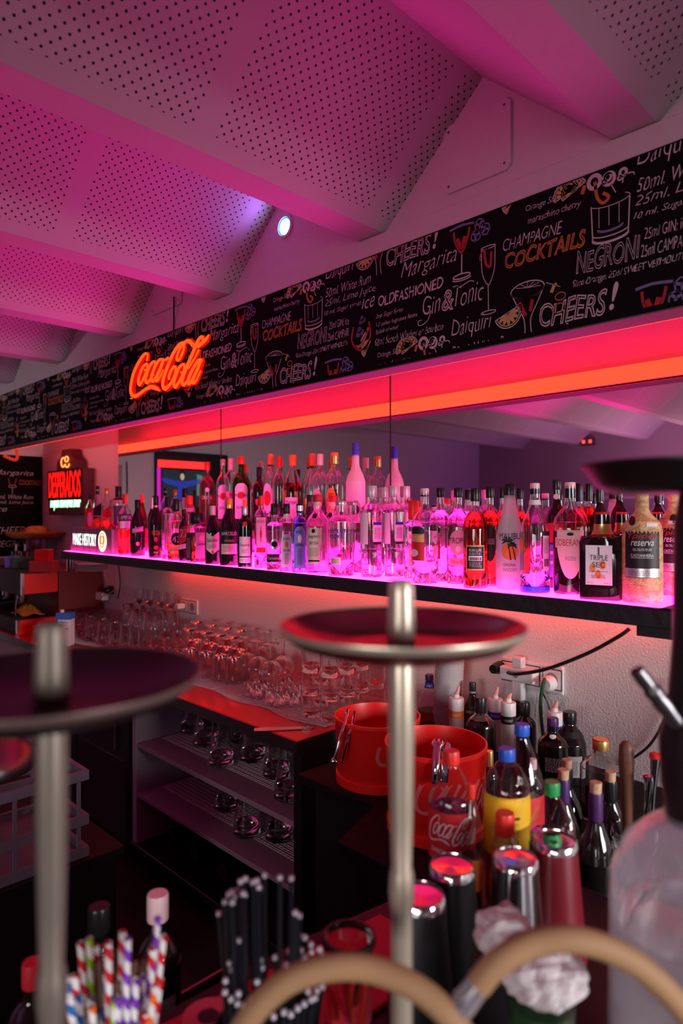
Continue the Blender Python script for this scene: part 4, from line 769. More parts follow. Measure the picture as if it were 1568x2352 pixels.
tag(MB().tube(smooth_path([(XL+.006, 1.345, 2.15), (XL+.006, 1.34, 1.9), (XL+.006, 1.35, 1.75), (XL+.006, 1.345, 1.3)]), .006).build('hanging_cord', m_black), 'dark cord hanging on the grey left wall, seen in the mirror', 'cord')
# front wall behind the photographer (seen in the mirror)
struct('window_1', MB().box((-.3, YF+.001, .92), (3.1, YF+.02, 2.25)), mat('window_frame_white', (.75, .75, .75), .5))
struct('window_2', MB().box((XR-.02, .35, .90), (XR-.001, 1.95, 2.20)), mat('side_window_white', (.75, .75, .75), .5))
t = MB()
for a, c in (((-4.3, YF+.001, 1.86), (-2.0, YF+.02, 1.90)), ((-4.3, YF+.001, .6), (-4.25, YF+.02, 1.86)), ((-2.05, YF+.001, .6), (-2.0, YF+.02, 1.86)), ((-4.3, YF+.001, .55), (-2.0, YF+.02, .6))): t.box(a, c)
struct('trim_3', t, m_smoothwall)
e = thing('exit_lamp', 'small emergency lamp with two red lights high on the far wall in the mirror', 'lamp', (-3.9, YF+.03, 2.62))
MB().box((-.09, -.025, -.05), (.09, .025, .05)).build('housing', m_darksteel, e, bevel=.006)
for x in (-.045, .045): MB().box((x-.018, .0255, -.02), (x+.018, .032, .02)).build('light', emat('exit_red', (1, .05, .03), 4), e, bevel=.008)
# ------------------------------------------------------------------ steel counter, its cabinet, drawers at the left
CT = .90
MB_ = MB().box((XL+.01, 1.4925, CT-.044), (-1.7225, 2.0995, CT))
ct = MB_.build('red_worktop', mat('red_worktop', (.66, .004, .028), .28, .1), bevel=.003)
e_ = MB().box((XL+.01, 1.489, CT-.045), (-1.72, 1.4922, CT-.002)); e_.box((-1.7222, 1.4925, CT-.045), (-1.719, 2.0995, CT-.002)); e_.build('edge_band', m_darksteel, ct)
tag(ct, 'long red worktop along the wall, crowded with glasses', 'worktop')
cab = thing('open_cabinet', 'open cabinet under the red worktop with two shelves of jugs and glasses', 'cabinet', (-2.3, 1.8, 0))
lam = mat('pale_laminate', (.38, .38, .42), .55); cbk = mat('cabinet_dark', (.010, .007, .008), .55, spec=.25); m_shelfp = mat('shelf_laminate', (.27, .21, .24), .6)
def cb(nm, a, c, m, bv=.002): MB().box((a[0]+2.3, a[1]-1.8, a[2]), (c[0]+2.3, c[1]-1.8, c[2])).build(nm, m, cab, bevel=bv)
cb('side_panel', (-2.93, 1.51, .13), (-2.89, 2.09, CT-.046), lam); cb('side_panel', (-1.76, 1.51, .0), (-1.72, 2.09, CT-.046), cbk)
cb('back_panel', (-2.89, 2.07, .13), (-1.76, 2.09, CT-.046), cbk)
cb('shelf', (-2.889, 1.512, .583), (-1.761, 2.069, .603), m_shelfp); cb('shelf', (-2.889, 1.512, .35), (-1.761, 2.069, .37), m_shelfp); cb('bottom_panel', (-2.93, 1.505, .10), (-1.76, 2.09, .13), cbk)
cb('edge_trim', (-2.93, 1.50, .125), (-1.76, 1.5045, .135), m_darksteel)
for z in (.56, .33): MB().prism([(0, 0), (.24, -.02), (.24, -.05)], -.002, .002).xf(Matrix.Translation((-2.87+2.3+.0, 1.58-1.8, z+.02)) @ Matrix.Rotation(PI/2, 4, 'Z')).build('bracket', m_black, cab)
un = thing('undercounter_fridge', 'dark undercounter fridge with a steel handle, left of the open cabinet', 'fridge', (-3.5, 1.8, 0))
MB().box((-.55, -.29, .08), (.565, .29, CT-.046)).build('body', cbk, un, bevel=.003)
for x0_, x1_ in ((-.54, .0), (.01, .55)):
    d = MB().box((x0_, -.315, .12), (x1_, -.2905, CT-.06)).build('door', mat('fridge_door', (.02, .015, .02), .3), un, bevel=.003)
    MB().box((x1_-.07, -.34, .55), (x1_-.05, -.3155, .72)).build('handle', m_chrome, d, bevel=.004)
    MB().box((x0_+.02, -.3175, .50), (x1_-.02, -.3155, .508)).build('trim', m_steel, d)
tag(MB().box((XL+.02, 1.52, 0), (-4.06, 2.09, CT-.046)).build('lower_cabinet', mat('pale_cabinet', (.50, .47, .49), .5), bevel=.004), 'pale cabinet under the espresso machine', 'cabinet')
# drainage mats: pale plastic lattice
def lattice(name, lab, cx, cyy, w, d, z, rot=0, group=None, wave=0, m=None, cell=(.016, .010)):
    bm = bmesh.new(); nx, ny = int(w/cell[0]), int(d/cell[1]); g = {}
    for j in range(ny+1):
        for i in range(nx+1):
            x = -w/2+w*i/nx + (cell[0]/2 if j % 2 else 0)*(0 < i < nx); y = -d/2+d*j/ny
            ed = wave*(.5+.5*math.sin(i/nx*PI*2*1.0-PI/2)) if j == 0 else 0
            g[i, j] = bm.verts.new((x, y-ed, 0))
    for j in range(ny):
        for i in range(nx): bm.faces.new((g[i, j], g[i+1, j], g[i+1, j+1], g[i, j+1]))
    me = bpy.data.meshes.new(name); bm.to_mesh(me); bm.free(); o = bpy.data.objects.new(name, me); C.objects.link(o); me.materials.append(m or m_mat)
    wf = o.modifiers.new('holes', 'WIREFRAME'); wf.thickness = .0034; wf.use_even_offset = False; wf.use_boundary = True
    o.location = (cx, cyy, z+.002); o.rotation_euler.z = rot; return tag(o, lab, 'drainage mat', group)
m_mat = mat('mat_plastic', (.62, .50, .50), .4)
mats = [(-4.0, 1.88, .50, .36), (-3.36, 1.87, .56, .40), (-2.76, 1.865, .54, .42), (-2.28, 1.865, .40, .42), (-1.935, 1.865, .36, .42)]
for i, (x, y, w, d) in enumerate(mats):
    lattice('drainage_mat', ['pale drainage mat by the milk carton, at the far left of the worktop', 'pale drainage mat under the beer glasses', 'pale drainage mat under the upturned goblets', 'pale drainage mat under the shot glasses', 'pale drainage mat under the stacked tumblers at the right end of the worktop'][i], x, y, w, d, CT+.0005+.0004*i, group='drainage mats on the worktop', wave=.028)
m_mat2 = mat('shelf_mat', (.60, .54, .56), .5)
lattice('drainage_mat', 'grey drainage mat on the upper cabinet shelf', -2.32, 1.83, 1.08, .40, .6035, m=m_mat2, cell=(.022, .012)); lattice('drainage_mat', 'grey drainage mat on the lower cabinet shelf', -2.32, 1.83, 1.08, .40, .3705, m=m_mat2, cell=(.022, .012))
# ------------------------------------------------------------------ glasses
def shell(outer, t=.0022, foot=.012):        # closed glass wall from an outer profile (r, z)
    inn = [(max(r-t, .0005), z) for r, z in outer if z > foot]
    return [(.0002, 0)]+outer+[(outer[-1][0]-t/2, outer[-1][1]+.0006)]+inn[::-1]+[(.0002, foot)]
SCL = lambda p, a, c: [(r*a, z*c) for r, z in p]
def flip(p, H): return [(r, H-z) for r, z in p]
GL = {
 'tall': (shell([(.030, .001), (.032, .004), (.034, .10), (.039, .20)]), .2006, 'tall tapered beer glass'),
 'short': (shell([(.030, .001), (.032, .004), (.036, .05), (.034, .10)]), .1006, 'short rounded tumbler'),
 'tumbler': (shell([(.031, .001), (.033, .004), (.036, .06), (.038, .11), (.0385, .135)]), .1356, 'tall straight tumbler'),
 'weizen': (shell([(.032, .001), (.033, .006), (.026, .03), (.027, .06), (.034, .12), (.040, .17), (.038, .215), (.036, .23)]), .2306, 'tall curved beer glass'),
 'tulip': (shell([(.030, .001), (.033, .006), (.038, .03), (.041, .06), (.036, .10), (.033, .13), (.036, .15)]), .1506, 'rounded tulip tumbler'),
 'goblet': ([(.0002, 0), (.036, .001), (.036, .003), (.008, .010), (.006, .05), (.010, .06), (.030, .075), (.042, .105), (.044, .13), (.038, .175), (.037, .1756), (.042, .13), (.040, .105), (.028, .078), (.0002, .066)], .1756, 'footed goblet'),
 'irish': (SCL([(.0002, 0), (.034, .001), (.034, .004), (.014, .012), (.011, .028), (.016, .036), (.010, .044), (.026, .060), (.031, .075), (.034, .12), (.036, .155), (.0345, .1556), (.032, .12), (.029, .078), (.0002, .066)], 1.10, 1.40), .2178, 'thick-stemmed beer goblet'),
 'balloon': (SCL([(.0002, 0), (.035, .001), (.035, .0025), (.006, .008), (.0045, .05), (.006, .062), (.030, .074), (.044, .10), (.046, .12), (.040, .15), (.034, .168), (.033, .1684), (.0385, .15), (.0445, .12), (.0425, .10), (.028, .077), (.0002, .067)], 1.12, 1.18), .1987, 'balloon wine glass'),
 'shot': (shell([(.0175, .001), (.0185, .004), (.0205, .04), (.0215, .062)], .002, .014), .0626, 'shot glass'),
 'ribbed': (shell([(.033, .001), (.0345, .004), (.036, .03), (.038, .032), (.039, .085)], .0022, .012), .0856, 'stacking tumbler'),
 'jug': (shell([(.050, .001), (.056, .006), (.054, .05), (.042, .12), (.036, .17), (.040, .20)]), .2006, 'wide-bottomed glass carafe'),
 'flute': (shell([(.026, .001), (.030, .006), (.030, .05), (.036, .10), (.030, .16), (.022, .20)]), .2006, 'tall bulbous glass')}
gmeshes = {}
def glass(kind, x, y, z, label, group, up=True, g=None, rib=0):
    prof, H, nm = GL[kind]; g = g or g_bar
    key = (kind, up, g.name)
    if key not in gmeshes:
        mb = MB().lathe(prof if up else flip(prof, H), 24)
        if kind == 'ribbed': mb.v = [((x_*(1+.02*(i % 2)) if .003 < z_ < H-.003 else x_), (y_*(1+.02*(i % 2)) if .003 < z_ < H-.003 else y_), z_) for i, (x_, y_, z_) in enumerate(mb.v)]
        o = mb.build('drinking_glass', g, None, True); gmeshes[key] = o
    else:
        o = gmeshes[key].copy(); C.objects.link(o)
    o.location = (x, y, z); o.rotation_euler.z = random.random()*6
    return tag(o, label, 'glass', group)
def row(kind, items, what, group, up=True, g=None, z=CT+.0045):
    """items: (pixel column, depth Y) from left to right"""
    n = len(items)
    for i, (px, y) in enumerate(items):
        x, y, _ = settle(z, px, y, 0, max(p_[0] for p_ in GL[kind][0])+.001, 1.655, 2.09)
        glass(kind, x, y, z, ('upturned ' if not up else '')+GL[kind][2]+', '+(ORD[i] if n > 1 else 'alone')+' from the left '.replace('alone', '')*(n > 1)+what, group, up, g)
PLACED[CT+.0045] = [(XL, -4.45, 1.5, 2.1), (-4.42, -4.0, 1.5, 1.66)]
row('tumbler', [(168, 1.98), (182, 2.02), (200, 1.95), (222, 2.04), (240, 1.96)], 'in the back row beside the milk carton', 'tall tumblers at the left of the worktop')
row('tumbler', [(172, 1.84), (188, 1.86), (210, 1.87), (228, 1.86), (246, 1.87)], 'in the front row beside the milk carton', 'tall tumblers in front at the left of the worktop')
TL = [(294, 2.03), (320, 2.03), (345, 2.03), (370, 2.04), (392, 2.04)]
row('tall', TL, 'in the row against the wall', 'beer glasses along the wall', up=False)
row('short', [(atp[0], atp[1]) for atp in TL[1:]], 'standing on the upturned beer glasses by the wall', 'tumblers on the beer glasses', z=CT+.0045+.2011)
row('tall', [(306, 1.94), (333, 1.93), (357, 1.93)], 'in the second row from the wall', 'beer glasses in the second row', up=False)
row('tumbler', [(263, 2.0), (281, 1.90)], 'between the tumblers and the upturned beer glasses', 'tumblers among the beer glasses')
row('tulip', [(209, 1.765), (238, 1.77), (266, 1.77), (290, 1.77), (312, 1.78), (332, 1.78)], 'in the front row of the worktop', 'tulip tumblers in the front row')
row('goblet', [(352, 1.81), (382, 1.82), (411, 1.83)], 'in the front row, standing upright', 'upright goblets', z=CT+.0045)
row('goblet', [(378, 1.93), (404, 1.95), (428, 1.97)], 'in the second row, standing upright', 'upright goblets behind')
row('irish', [(437, 1.755), (474, 1.765), (506, 1.775), (537, 1.79)], 'in its row', 'upturned beer goblets', up=False)
row('irish', [(452, 1.90), (486, 1.90), (520, 1.90), (550, 1.91)], 'in the row behind', 'upturned beer goblets behind', up=False)
row('balloon', [(565, 1.885), (592, 1.90), (622, 1.91), (650, 1.94)], 'in the front row', 'upturned wine glasses', up=False)
row('balloon', [(480, 2.03), (512, 2.03), (544, 2.03), (574, 2.03), (606, 2.04)], 'behind the front wine glasses', 'upturned wine glasses behind', up=False)
row('shot', [(571, 1.70), (590, 1.705), (620, 1.685), (640, 1.70), (657, 1.715), (675, 1.75)], 'in the front row', 'shot glasses on the drainage mat', up=False)
row('shot', [(584, 1.765), (605, 1.77), (627, 1.765), (645, 1.78), (662, 1.80), (679, 1.82), (692, 1.87)], 'in the second row', 'shot glasses in the second row', up=False)
row('shot', [(604, 1.825), (625, 1.83), (645, 1.845), (664, 1.88)], 'in the third row', 'shot glasses in the third row', up=False)
for c_, (px, y, n) in enumerate([(714, 1.69, 3), (758, 1.70, 3), (796, 1.76, 3), (828, 1.83, 3), (862, 1.92, 2), (735, 1.83, 2), (773, 1.88, 2), (808, 1.96, 2)]):
    x, y, _ = settle(CT+.0045, px, y, 0, .040, 1.655, 2.09)
    for k in range(n):
        glass('ribbed', x, y, CT+.0045+k*.0862, 'ribbed tumbler, '+['bottom', 'second', 'third'][k]+' of the '+['leftmost front stack', 'second front stack', 'third front stack', 'fourth stack', 'stack farthest right', 'left stack behind', 'middle stack behind', 'right stack behind'][c_]+' at the end of the worktop', 'stacked tumblers')
gj = 'carafes and glasses in the cabinet'
for i, (k, px, y, z, u, s) in enumerate([('flute', 355, 1.88, .606, 1, 'leftmost on the upper cabinet shelf'), ('flute', 388, 1.86, .606, 1, 'second from the left on the upper cabinet shelf'), ('weizen', 412, 2.0, .606, 1, 'at the back left of the upper cabinet shelf'), ('jug', 440, 1.80, .606, 1, 'behind the front carafe on the upper cabinet shelf'), ('jug', 470, 1.72, .606, 1, 'left of the front carafe on the upper cabinet shelf'), ('jug', 506, 1.63, .606, 1, 'at the front middle of the upper cabinet shelf'), ('weizen', 545, 1.85, .606, 1, 'at the back middle of the upper cabinet shelf'), ('jug', 580, 1.76, .606, 1, 'right of the front carafe on the upper cabinet shelf'), ('jug', 634, 1.72, .606, 1, 'second from the right on the upper cabinet shelf'), ('jug', 662, 1.62, .606, 1, 'rightmost on the upper cabinet shelf'),
    ('weizen', 376, 1.86, .373, 0, 'leftmost on the lower cabinet shelf, upside down'), ('weizen', 408, 1.80, .373, 1, 'second from the left on the lower cabinet shelf'), ('jug', 480, 1.84, .373, 1, 'left of the middle on the lower cabinet shelf'), ('jug', 520, 1.71, .373, 1, 'in the middle of the lower cabinet shelf'), ('jug', 566, 1.63, .373, 1, 'in front on the lower cabinet shelf'), ('jug', 640, 1.70, .373, 1, 'rightmost on the lower cabinet shelf')]):
    z += .003; PLACED.setdefault(z, [(-3, -2.888, 1, 3), (-1.762, -1, 1, 3)]); x, y, _ = settle(z, px, y, 0, max(p_[0] for p_ in GL[k][0])+.001, 1.54, 2.05); glass(k, x, y, z, GL[k][2]+' '+s, gj, bool(u), g=gmat_smoke if False else g_bar)
for i in range(4):
    x = -2.75+i*.21
    t = thing('wine_bottle', 'dark bottle lying in the bottom of the cabinet, '+ORD[i]+' from the left', 'bottle', (x, 1.60, .175), 0, 'bottles lying in the cabinet')
    MB().lathe([(.0001, 0), (.036, .003), (.036, .2), (.014, .26), (.014, .31), (.0001, .31)], 20).xf(Matrix.Rotation(-PI/2, 4, 'X')).build('glass_body', g_dark, t, True)
    MB().lathe([(.0155, .285), (.0155, .313), (.0001, .313)], 16).xf(Matrix.Rotation(-PI/2, 4, 'X')).build('cap', m_blackcap, t, True)
# paper bit on the counter, steel opener
p = atZ(650, 1680, CT)
op = thing('bottle_opener', 'flat steel bar opener lying on the right end of the worktop', 'bottle opener', (p.x-.02, 1.535, CT+.001), .9)
MB().prism([(-.10, -.016), (-.06, -.02), (.07, -.014), (.10, -.02), (.115, 0), (.10, .02), (.07, .014), (-.06, .02), (-.10, .016)], -.0015, .0015).xf(Matrix.Translation((0, 0, .0015)) @ Matrix.Rotation(PI/2, 4, 'X')).build('blade', m_steel, op, bevel=.0006)
MB().lathe([(.008, 0), (.013, 0), (.013, .0022), (.008, .0022), (.008, 0)], 18, cx=.085).xf(Matrix.Translation((0, 0, .0032))).build('ring', m_chrome, op, True)
# milk carton, steel pitcher
q = atZ(150, 1483, CT); mc = thing('milk_carton', 'blue and white milk carton at the left of the worktop', 'carton', (atY(150, 1179, 1.60).x, 1.60, CT+.0045), .75)
hc = zat(150, 1408, mc.location.x, 1.60)-CT
MB().box((-.042, -.032, 0), (.042, .032, hc)).build('box', m_white, mc, bevel=.002)
cm = mat('carton_blue', (.06, .16, .55), .4)
for a, c in (((-.0425, -.0325, hc*.80), (.0425, .0325, hc*1.002)), ((-.0425, -.0323, hc*.36), (-.03, .0323, hc*.8)), ((-.02, -.0326, hc*.50), (.03, -.031, hc*.54)), ((-.02, -.0326, hc*.70), (.03, -.031, hc*.72))): MB().box(a, c).build('blue_print', cm, mc)
MB().lathe([(.012, hc), (.012, hc+.016), (.0001, hc+.016)], 16, cx=-.02).build('cap', m_pinkcap, mc, True)
q = atY(153, 1179, 1.535)
pt = thing('milk_pitcher', 'small steel milk pitcher in front of the espresso machine', 'pitcher', (atY(98, 1179, 1.57).x, 1.57, CT+.0005))
MB().lathe([(.0001, .001), (.040, .001), (.042, .01), (.040, .06), (.043, .092), (.041, .092), (.038, .06), (.038, .004), (.0001, .004)], 28).build('body', m_chrome, pt, True)
MB().tube(smooth_path([(.04, .0, .08), (.065, 0, .075), (.065, 0, .03), (.041, 0, .02)]), .004).build('handle', m_chrome, pt, True)
# ------------------------------------------------------------------ espresso machine and what stands on it
ex0, ex1 = -5.32, -4.47
em = thing('espresso_machine', 'black espresso machine with red side panels at the far left of the worktop', 'espresso machine', (0, 0, CT+.001))
MB().box((ex0, 1.78, .03), (ex1, 2.08, .40)).build('body', mat('machine_dark_red', (.16, .010, .012), .4), em, bevel=.006)
MB().box((ex0, 1.55, .25), (ex1-.03, 1.779, .40)).build('head', m_black, em, bevel=.006)
MB().box((ex0, 1.52, .0), (ex1-.03, 1.779, .10)).build('drip_tray', m_black, em, bevel=.006)
MB().box((ex1-.029, 1.56, .26), (ex1-.005, 1.775, .39)).build('side_panel', m_redp, em, bevel=.003); MB().box((ex1-.029, 1.545, .255), (ex1-.004, 1.559, .395)).build('steel_trim', m_chrome, em)
MB().box((ex1-.029, 1.53, .0), (ex1-.005, 1.775, .095)).build('side_panel', m_redp, em, bevel=.003); MB().box((ex1-.029, 1.515, .0), (ex1-.004, 1.529, .095)).build('steel_trim', m_chrome, em)
for x in (-5.1, -4.8): 
    MB().lathe([(.0001, .17), (.03, .17), (.034, .19), (.034, .245), (.0001, .25)], 20, cx=x, cyy=1.66).build('brew_group', m_chrome, em, True)
    MB().tube([(x, 1.64, .185), (x, 1.50, .175)], .012).build('portafilter_handle', m_blackcap, em, True)
MB().tube(smooth_path([(-4.62, 1.62, .26), (-4.62, 1.57, .23), (-4.63, 1.56, .16), (-4.60, 1.55, .11)]), .005).build('steam_wand', m_chrome, em, True)
tw_ = MB(); N = 14
rr = random.Random(3)
for j in range(N+1):
    for i in range(N+1):
        u, v = i/N*2-1, j/N*2-1; e = max(0, 1-(u*u+v*v)*.8)
        tw_.v.append((-4.70+u*.12+rr.uniform(-.006, .006), 1.66+v*.07, .103+.06*e*(.6+.5*rr.random())))
tw_.f = [(j*(N+1)+i, j*(N+1)+i+1, (j+1)*(N+1)+i+1, (j+1)*(N+1)+i) for j in range(N) for i in range(N)]
cl_ = tw_.build('cleaning_cloth', mat('yellow_cloth', (.85, .38, .02), .85), None, True); cl_.location = (0, 0, CT+.003); tag(cl_, 'crumpled yellow cloth on the drip tray of the espresso machine', 'cloth')
sd = cl_.modifiers.new('t', 'SOLIDIFY'); sd.thickness = .002
ZE = CT+.4015
def saucers(x, y, n, label, group, r=.065):
    for i in range(n):
        o = MB().lathe([(.0001, .001), (r*.5, .001), (r, .009), (r, .011), (r*.5, .004), (.0001, .004)], 28).build('saucer', m_white, None, True, loc=(x, y, ZE+i*.0102)); tag(o, 'white saucer, '+ORD[i]+' up in '+label, 'saucer', group)
saucers(-5.2, 1.68, 6, 'the stack left on the espresso machine', 'saucers on the espresso machine', .07); saucers(atY(206, 1179, 1.90).x-.0, 1.92, 5, 'the wide stack right on the espresso machine', 'saucers under the shelf end', .10)
def sbox(nm, px, y, w, d, h, m, label, txt=None, z=ZE):
    o = MB().box((-w/2, -d/2, 0), (w/2, d/2, h)).build(nm, m, None, bevel=.002, loc=(atY(px, 1179, y).x, y, z), rz=.6); return tag(o, label, 'box')
sbox('sugar_box', 30, 1.66, .09, .06, .08, m_labelblue, 'small blue box of sachets on the espresso machine'); sbox('tea_box', 53, 1.68, .12, .06, .075, m_labelgreen, 'small green tea box on the espresso machine')
sbox('tea_box', 103, 1.69, .17, .09, .07, mat('dull_red_box', (.42, .03, .035), .5), 'wide dull red box on the espresso machine'); sbox('tea_box', 101, 1.692, .10, .06, .075, m_redp, 'bright red box standing on the wide dull red box', z=ZE+.0705)
j = thing('glass_jar', 'tall glass jar of sachets on the espresso machine, under the straw hat', 'jar', (atY(83, 1179, 1.95).x, 1.95, ZE))
MB().lathe([(.0001, .002), (.075, .002), (.08, .01), (.08, .185), (.077, .185), (.077, .012), (.0001, .012)], 28).build('glass_body', g_clear, j, True); MB().lathe([(.0001, .0125), (.072, .0125), (.072, .09), (.0001, .11)], 20).build('contents', m_labelgray, j, True)
for i, px in enumerate((36, 44)):
    t = thing('spoon_cup', 'small glass of spoons behind the blue box, '+('left one' if i == 0 else 'right one'), 'glass', (atY(px, 1179, 1.79).x, 1.79+.04*i, ZE), 0, 'spoon glasses'); MB().lathe(shell([(.03, .001), (.034, .1)]), 20).build('glass_body', g_clear, t, True)
    for q in range(3): MB().tube([(.01*(q-1), 0, .006), (.018*(q-1), .005, .15)], [.002, .004]).build('spoon', m_chrome, t)
t = tag(MB().lathe(shell([(.036, .001), (.038, .004), (.040, .14)], .002), 24).build('steel_tumbler', m_chrome, None, True, loc=(atY(147, 1179, 1.75).x+.0, 1.80, ZE)), 'shiny tumbler on the espresso machine beside the shelf end', 'tumbler')
x = atY(88, 1179, 1.95).x
ht = thing('straw_hat', 'wide-brimmed straw sombrero resting on the glass jar', 'hat', (x-.02, 1.945, ZE+.187))
MB().lathe([(.070, .002), (.10, .0), (.17, .006), (.215, .030), (.225, .05), (.22, .052), (.17, .012), (.10, .006), (.070, .012)], 36).build('brim', mat('straw_hat_brim', (.42, .20, .05), .85), ht, True)
MB().lathe([(.098, .006), (.094, .05), (.08, .085), (.04, .10), (.0001, .098)], 30).build('crown', mat('straw_hat_crown', (.75, .30, .06), .85, bump=(30, .3, .5)), ht, True)
MB().lathe([(.100, .008), (.099, .03)], 30).build('hat_band', m_inkred, ht, True)
# ------------------------------------------------------------------ sockets and cables on the wall
def socket(px0, px1, pyt, pyb, gang, label):
    a = atY(px0, 1179, 2.09).x; c = atY(px1, 1179, 2.09).x; zt = zat((px0+px1)/2, pyt, (a+c)/2, 2.09); zb = zat((px0+px1)/2, pyb, (a+c)/2, 2.09)
    t = thing('wall_socket', label, 'socket', ((a+c)/2, 2.0995, (zt+zb)/2)); w = c-a; h = zt-zb
    MB().box((-w/2, -.012, -h/2), (w/2, 0, h/2)).build('frame', m_white, t, bevel=.006)
    for i in range(gang):
        x = -w/2+w*(i+.5)/gang; s = min(w/gang, h)*.80/2
        MB().box((x-s*1.12, -.0135, -s*1.12), (x+s*1.12, -.0122, s*1.12)).build('plate_gap', m_darksteel, t)
        o = MB().box((x-s, -.015, -s), (x+s, -.0137, s)).build('socket_plate', m_white, t, bevel=.002)
        MB().lathe([(s*.72, 0), (s*.70, .002), (.0001, .002)], 24).xf(Matrix.Translation((x, -.0155, 0)) @ Matrix.Rotation(PI/2, 4, 'X')).build('socket_well', m_labelgray, o, True)
    return t
s1 = socket(415, 453, 1376, 1409, 2, 'double white wall socket above the glasses in the middle of the wall')
s2 = socket(1150, 1293, 1518, 1583, 3, 'triple white wall socket at the right, full of plugs')
s3 = socket(250, 270, 1344, 1372, 1, 'white wall socket under the left end of the shelf, behind the black plug')
def plug(nm, lab, loc, r, L, m, lead=None, lm=None, lr=.004, box=None):
    t = thing(nm, lab, 'plug', loc)
    if box: MB().box((-box[0]/2, -L, -box[1]/2), (box[0]/2, 0, box[1]/2)).build('body', m, t, bevel=.005)
    else: MB().lathe([(.0001, 0), (r, 0), (r, .02), (r*.7, L), (.0001, L)], 24).xf(Matrix.Rotation(PI/2, 4, 'X')).build('body', m, t, True)
    if lead: MB().tube(smooth_path([(Vector(p)-Vector(loc)) for p in lead], 6), lr).build('lead', lm or m, t, True)
    return t
s1x = s1.location; plug('plug', 'white charger plug in the middle double socket', (s1x.x-.045, 2.083, s1x.z), .02, .05, m_white, box=(.035, .03))
l2 = s2.location
W_ = lambda px, py, Y: tuple(atY(px, py, Y))
ad = plug('adapter_block', 'long white adapter block plugged across the triple socket', (l2.x-.03, 2.083, l2.z+.004), .02, .045, m_white, box=(.13, .045))
MB().box((-.018, -.04, .0228), (.018, -.008, .06)).build('side_outlet', m_white, ad, bevel=.004); MB().box((-.02, -.04, -.09), (.018, -.008, -.0228)).build('side_outlet', m_white, ad, bevel=.004)
MB().lathe([(.010, 0), (.010, .002), (.0001, .002)], 18).xf(Matrix.Translation((.0, -.0455, 0)) @ Matrix.Rotation(PI/2, 4, 'X')).build('switch', m_labelgray, ad, True)
plug('plug', 'black plug in the left of the triple socket, its cable rising to the shelf', (l2.x-.118, 2.083, l2.z+.01), .022, .05, m_blackcap, [W_(1166, 1545, 2.03), W_(1190, 1548, 2.01), W_(1260, 1535, 2.03), W_(1350, 1500, 2.06), W_(1420, 1462, 2.07), W_(1445, 1444, 2.08)], lr=.006)
plug('plug', 'round white plug with a green cable in the right of the triple socket', (l2.x+.075, 2.083, l2.z-.012), .026, .035, m_white, [W_(1250, 1560, 2.05), W_(1246, 1575, 2.02), W_(1241, 1620, 2.03), W_(1247, 1690, 2.04), W_(1258, 1760, 2.05)], mat('green_cable', (.02, .10, .03), .5), .0062)
plug('power_adapter', 'black power adapter hanging under the white adapter block', (l2.x-.03, 2.07, l2.z-.115), .02, .045, m_blackcap, [W_(1245, 1590, 2.06), W_(1262, 1630, 2.06), W_(1264, 1690, 2.06), W_(1296, 1725, 2.07)], lr=.003, box=(.062, .05))
l3 = s3.location
plug('plug', 'black plug under the left end of the shelf with a thin dark cable', (l3.x, 2.083, l3.z+.01), .03, .05, m_blackcap, [W_(270, 1375, 2.04), W_(276, 1340, 2.07), W_(272, 1298, 2.08)], lr=.004)
plug('power_adapter', 'white power adapter left of the black plug under the shelf, with a thin pale cable', (l3.x-.10, 2.083, l3.z-.04), .03, .05, m_white, [W_(232, 1372, 2.03), W_(265, 1352, 2.05), W_(243, 1328, 2.06), W_(240, 1305, 2.07), W_(250, 1298, 2.08)], mat('pale_red_cable', (.8, .35, .28), .5), .003, box=(.10, .05))
tag(MB().tube(smooth_path([W_(1425, 1758, 2.09), W_(1470, 1730, 2.09), W_(1500, 1700, 2.09), W_(1530, 1640, 2.09), W_(1545, 1560, 2.09)]), .004).build('wall_cable', m_black), 'black cable running up the wall behind the right water pipe', 'cable')
# ------------------------------------------------------------------ granite side station
GZ = .85
gr = mat('dark_granite', (.007, .004, .005), .5, bump=(160, .5, .8), spec=.15)
gs = MB().prism([(-1.60, 2.0995), (-1.60, 1.39), (-1.27, 1.39), (-1.20, 1.175), (.55, 1.175), (.55, 2.0995)], GZ-.03, GZ); gs.v = [(x, z, y) for x, y, z in gs.v]
tag(gs.build('granite_worktop', gr, None, bevel=.003), 'low dark granite worktop holding the red ice buckets', 'worktop')
st = MB().prism([(-1.56, 2.09), (-1.56, 1.43), (-1.24, 1.43), (-1.16, 1.20), (.5, 1.20), (.5, 2.09)], .0, GZ-.031); st.v = [(x, z, y) for x, y, z in st.v]
tag(st.build('base_cabinet', cbk, None), 'black base cabinet under the granite worktop', 'cabinet')
def bucket(px, py_rim, dia_px, label, su, dia=.27):
    k = dia*F/dia_px; c = atD(px, py_rim, k); H = c.z-GZ; R = dia/2
    PLACED.setdefault(GZ+.0005, []).append((c.x, c.y, R))
    t = thing('ice_bucket', label, 'ice bucket', (c.x, c.y, GZ+.0005), math.atan2(-c.y, -c.x)+PI/2, 'red ice buckets')
    MB().lathe([(.0001, .002), (R*.90, .002), (R*.91, .03), (R*.925, .032), (R*.985, H-.012), (R, H-.010), (R, H), (R*.965, H), (R*.95, H-.012), (R*.88, .035), (.0001, .03)], 48).build('bowl', m_redp, t, True)
    MB().lathe([(R*.90, .0), (R*.96, .001), (R*.965, .026), (R*.915, .03)], 48).build('foot_ring', m_redp, t, True)
    mb = MB(); fn = lambda u, z: ((R*.96+.0008)*math.cos(-PI/2+u/(R*.96)), (R*.96+.0008)*math.sin(-PI/2+u/(R*.96)), z)
    script_on(mb, fn, su, .085, .32, .115, ws=1.2); mb.build('script_lettering', mat('faded_pink_print', (.50, .08, .09), .5), t)
    return t, c, H, R
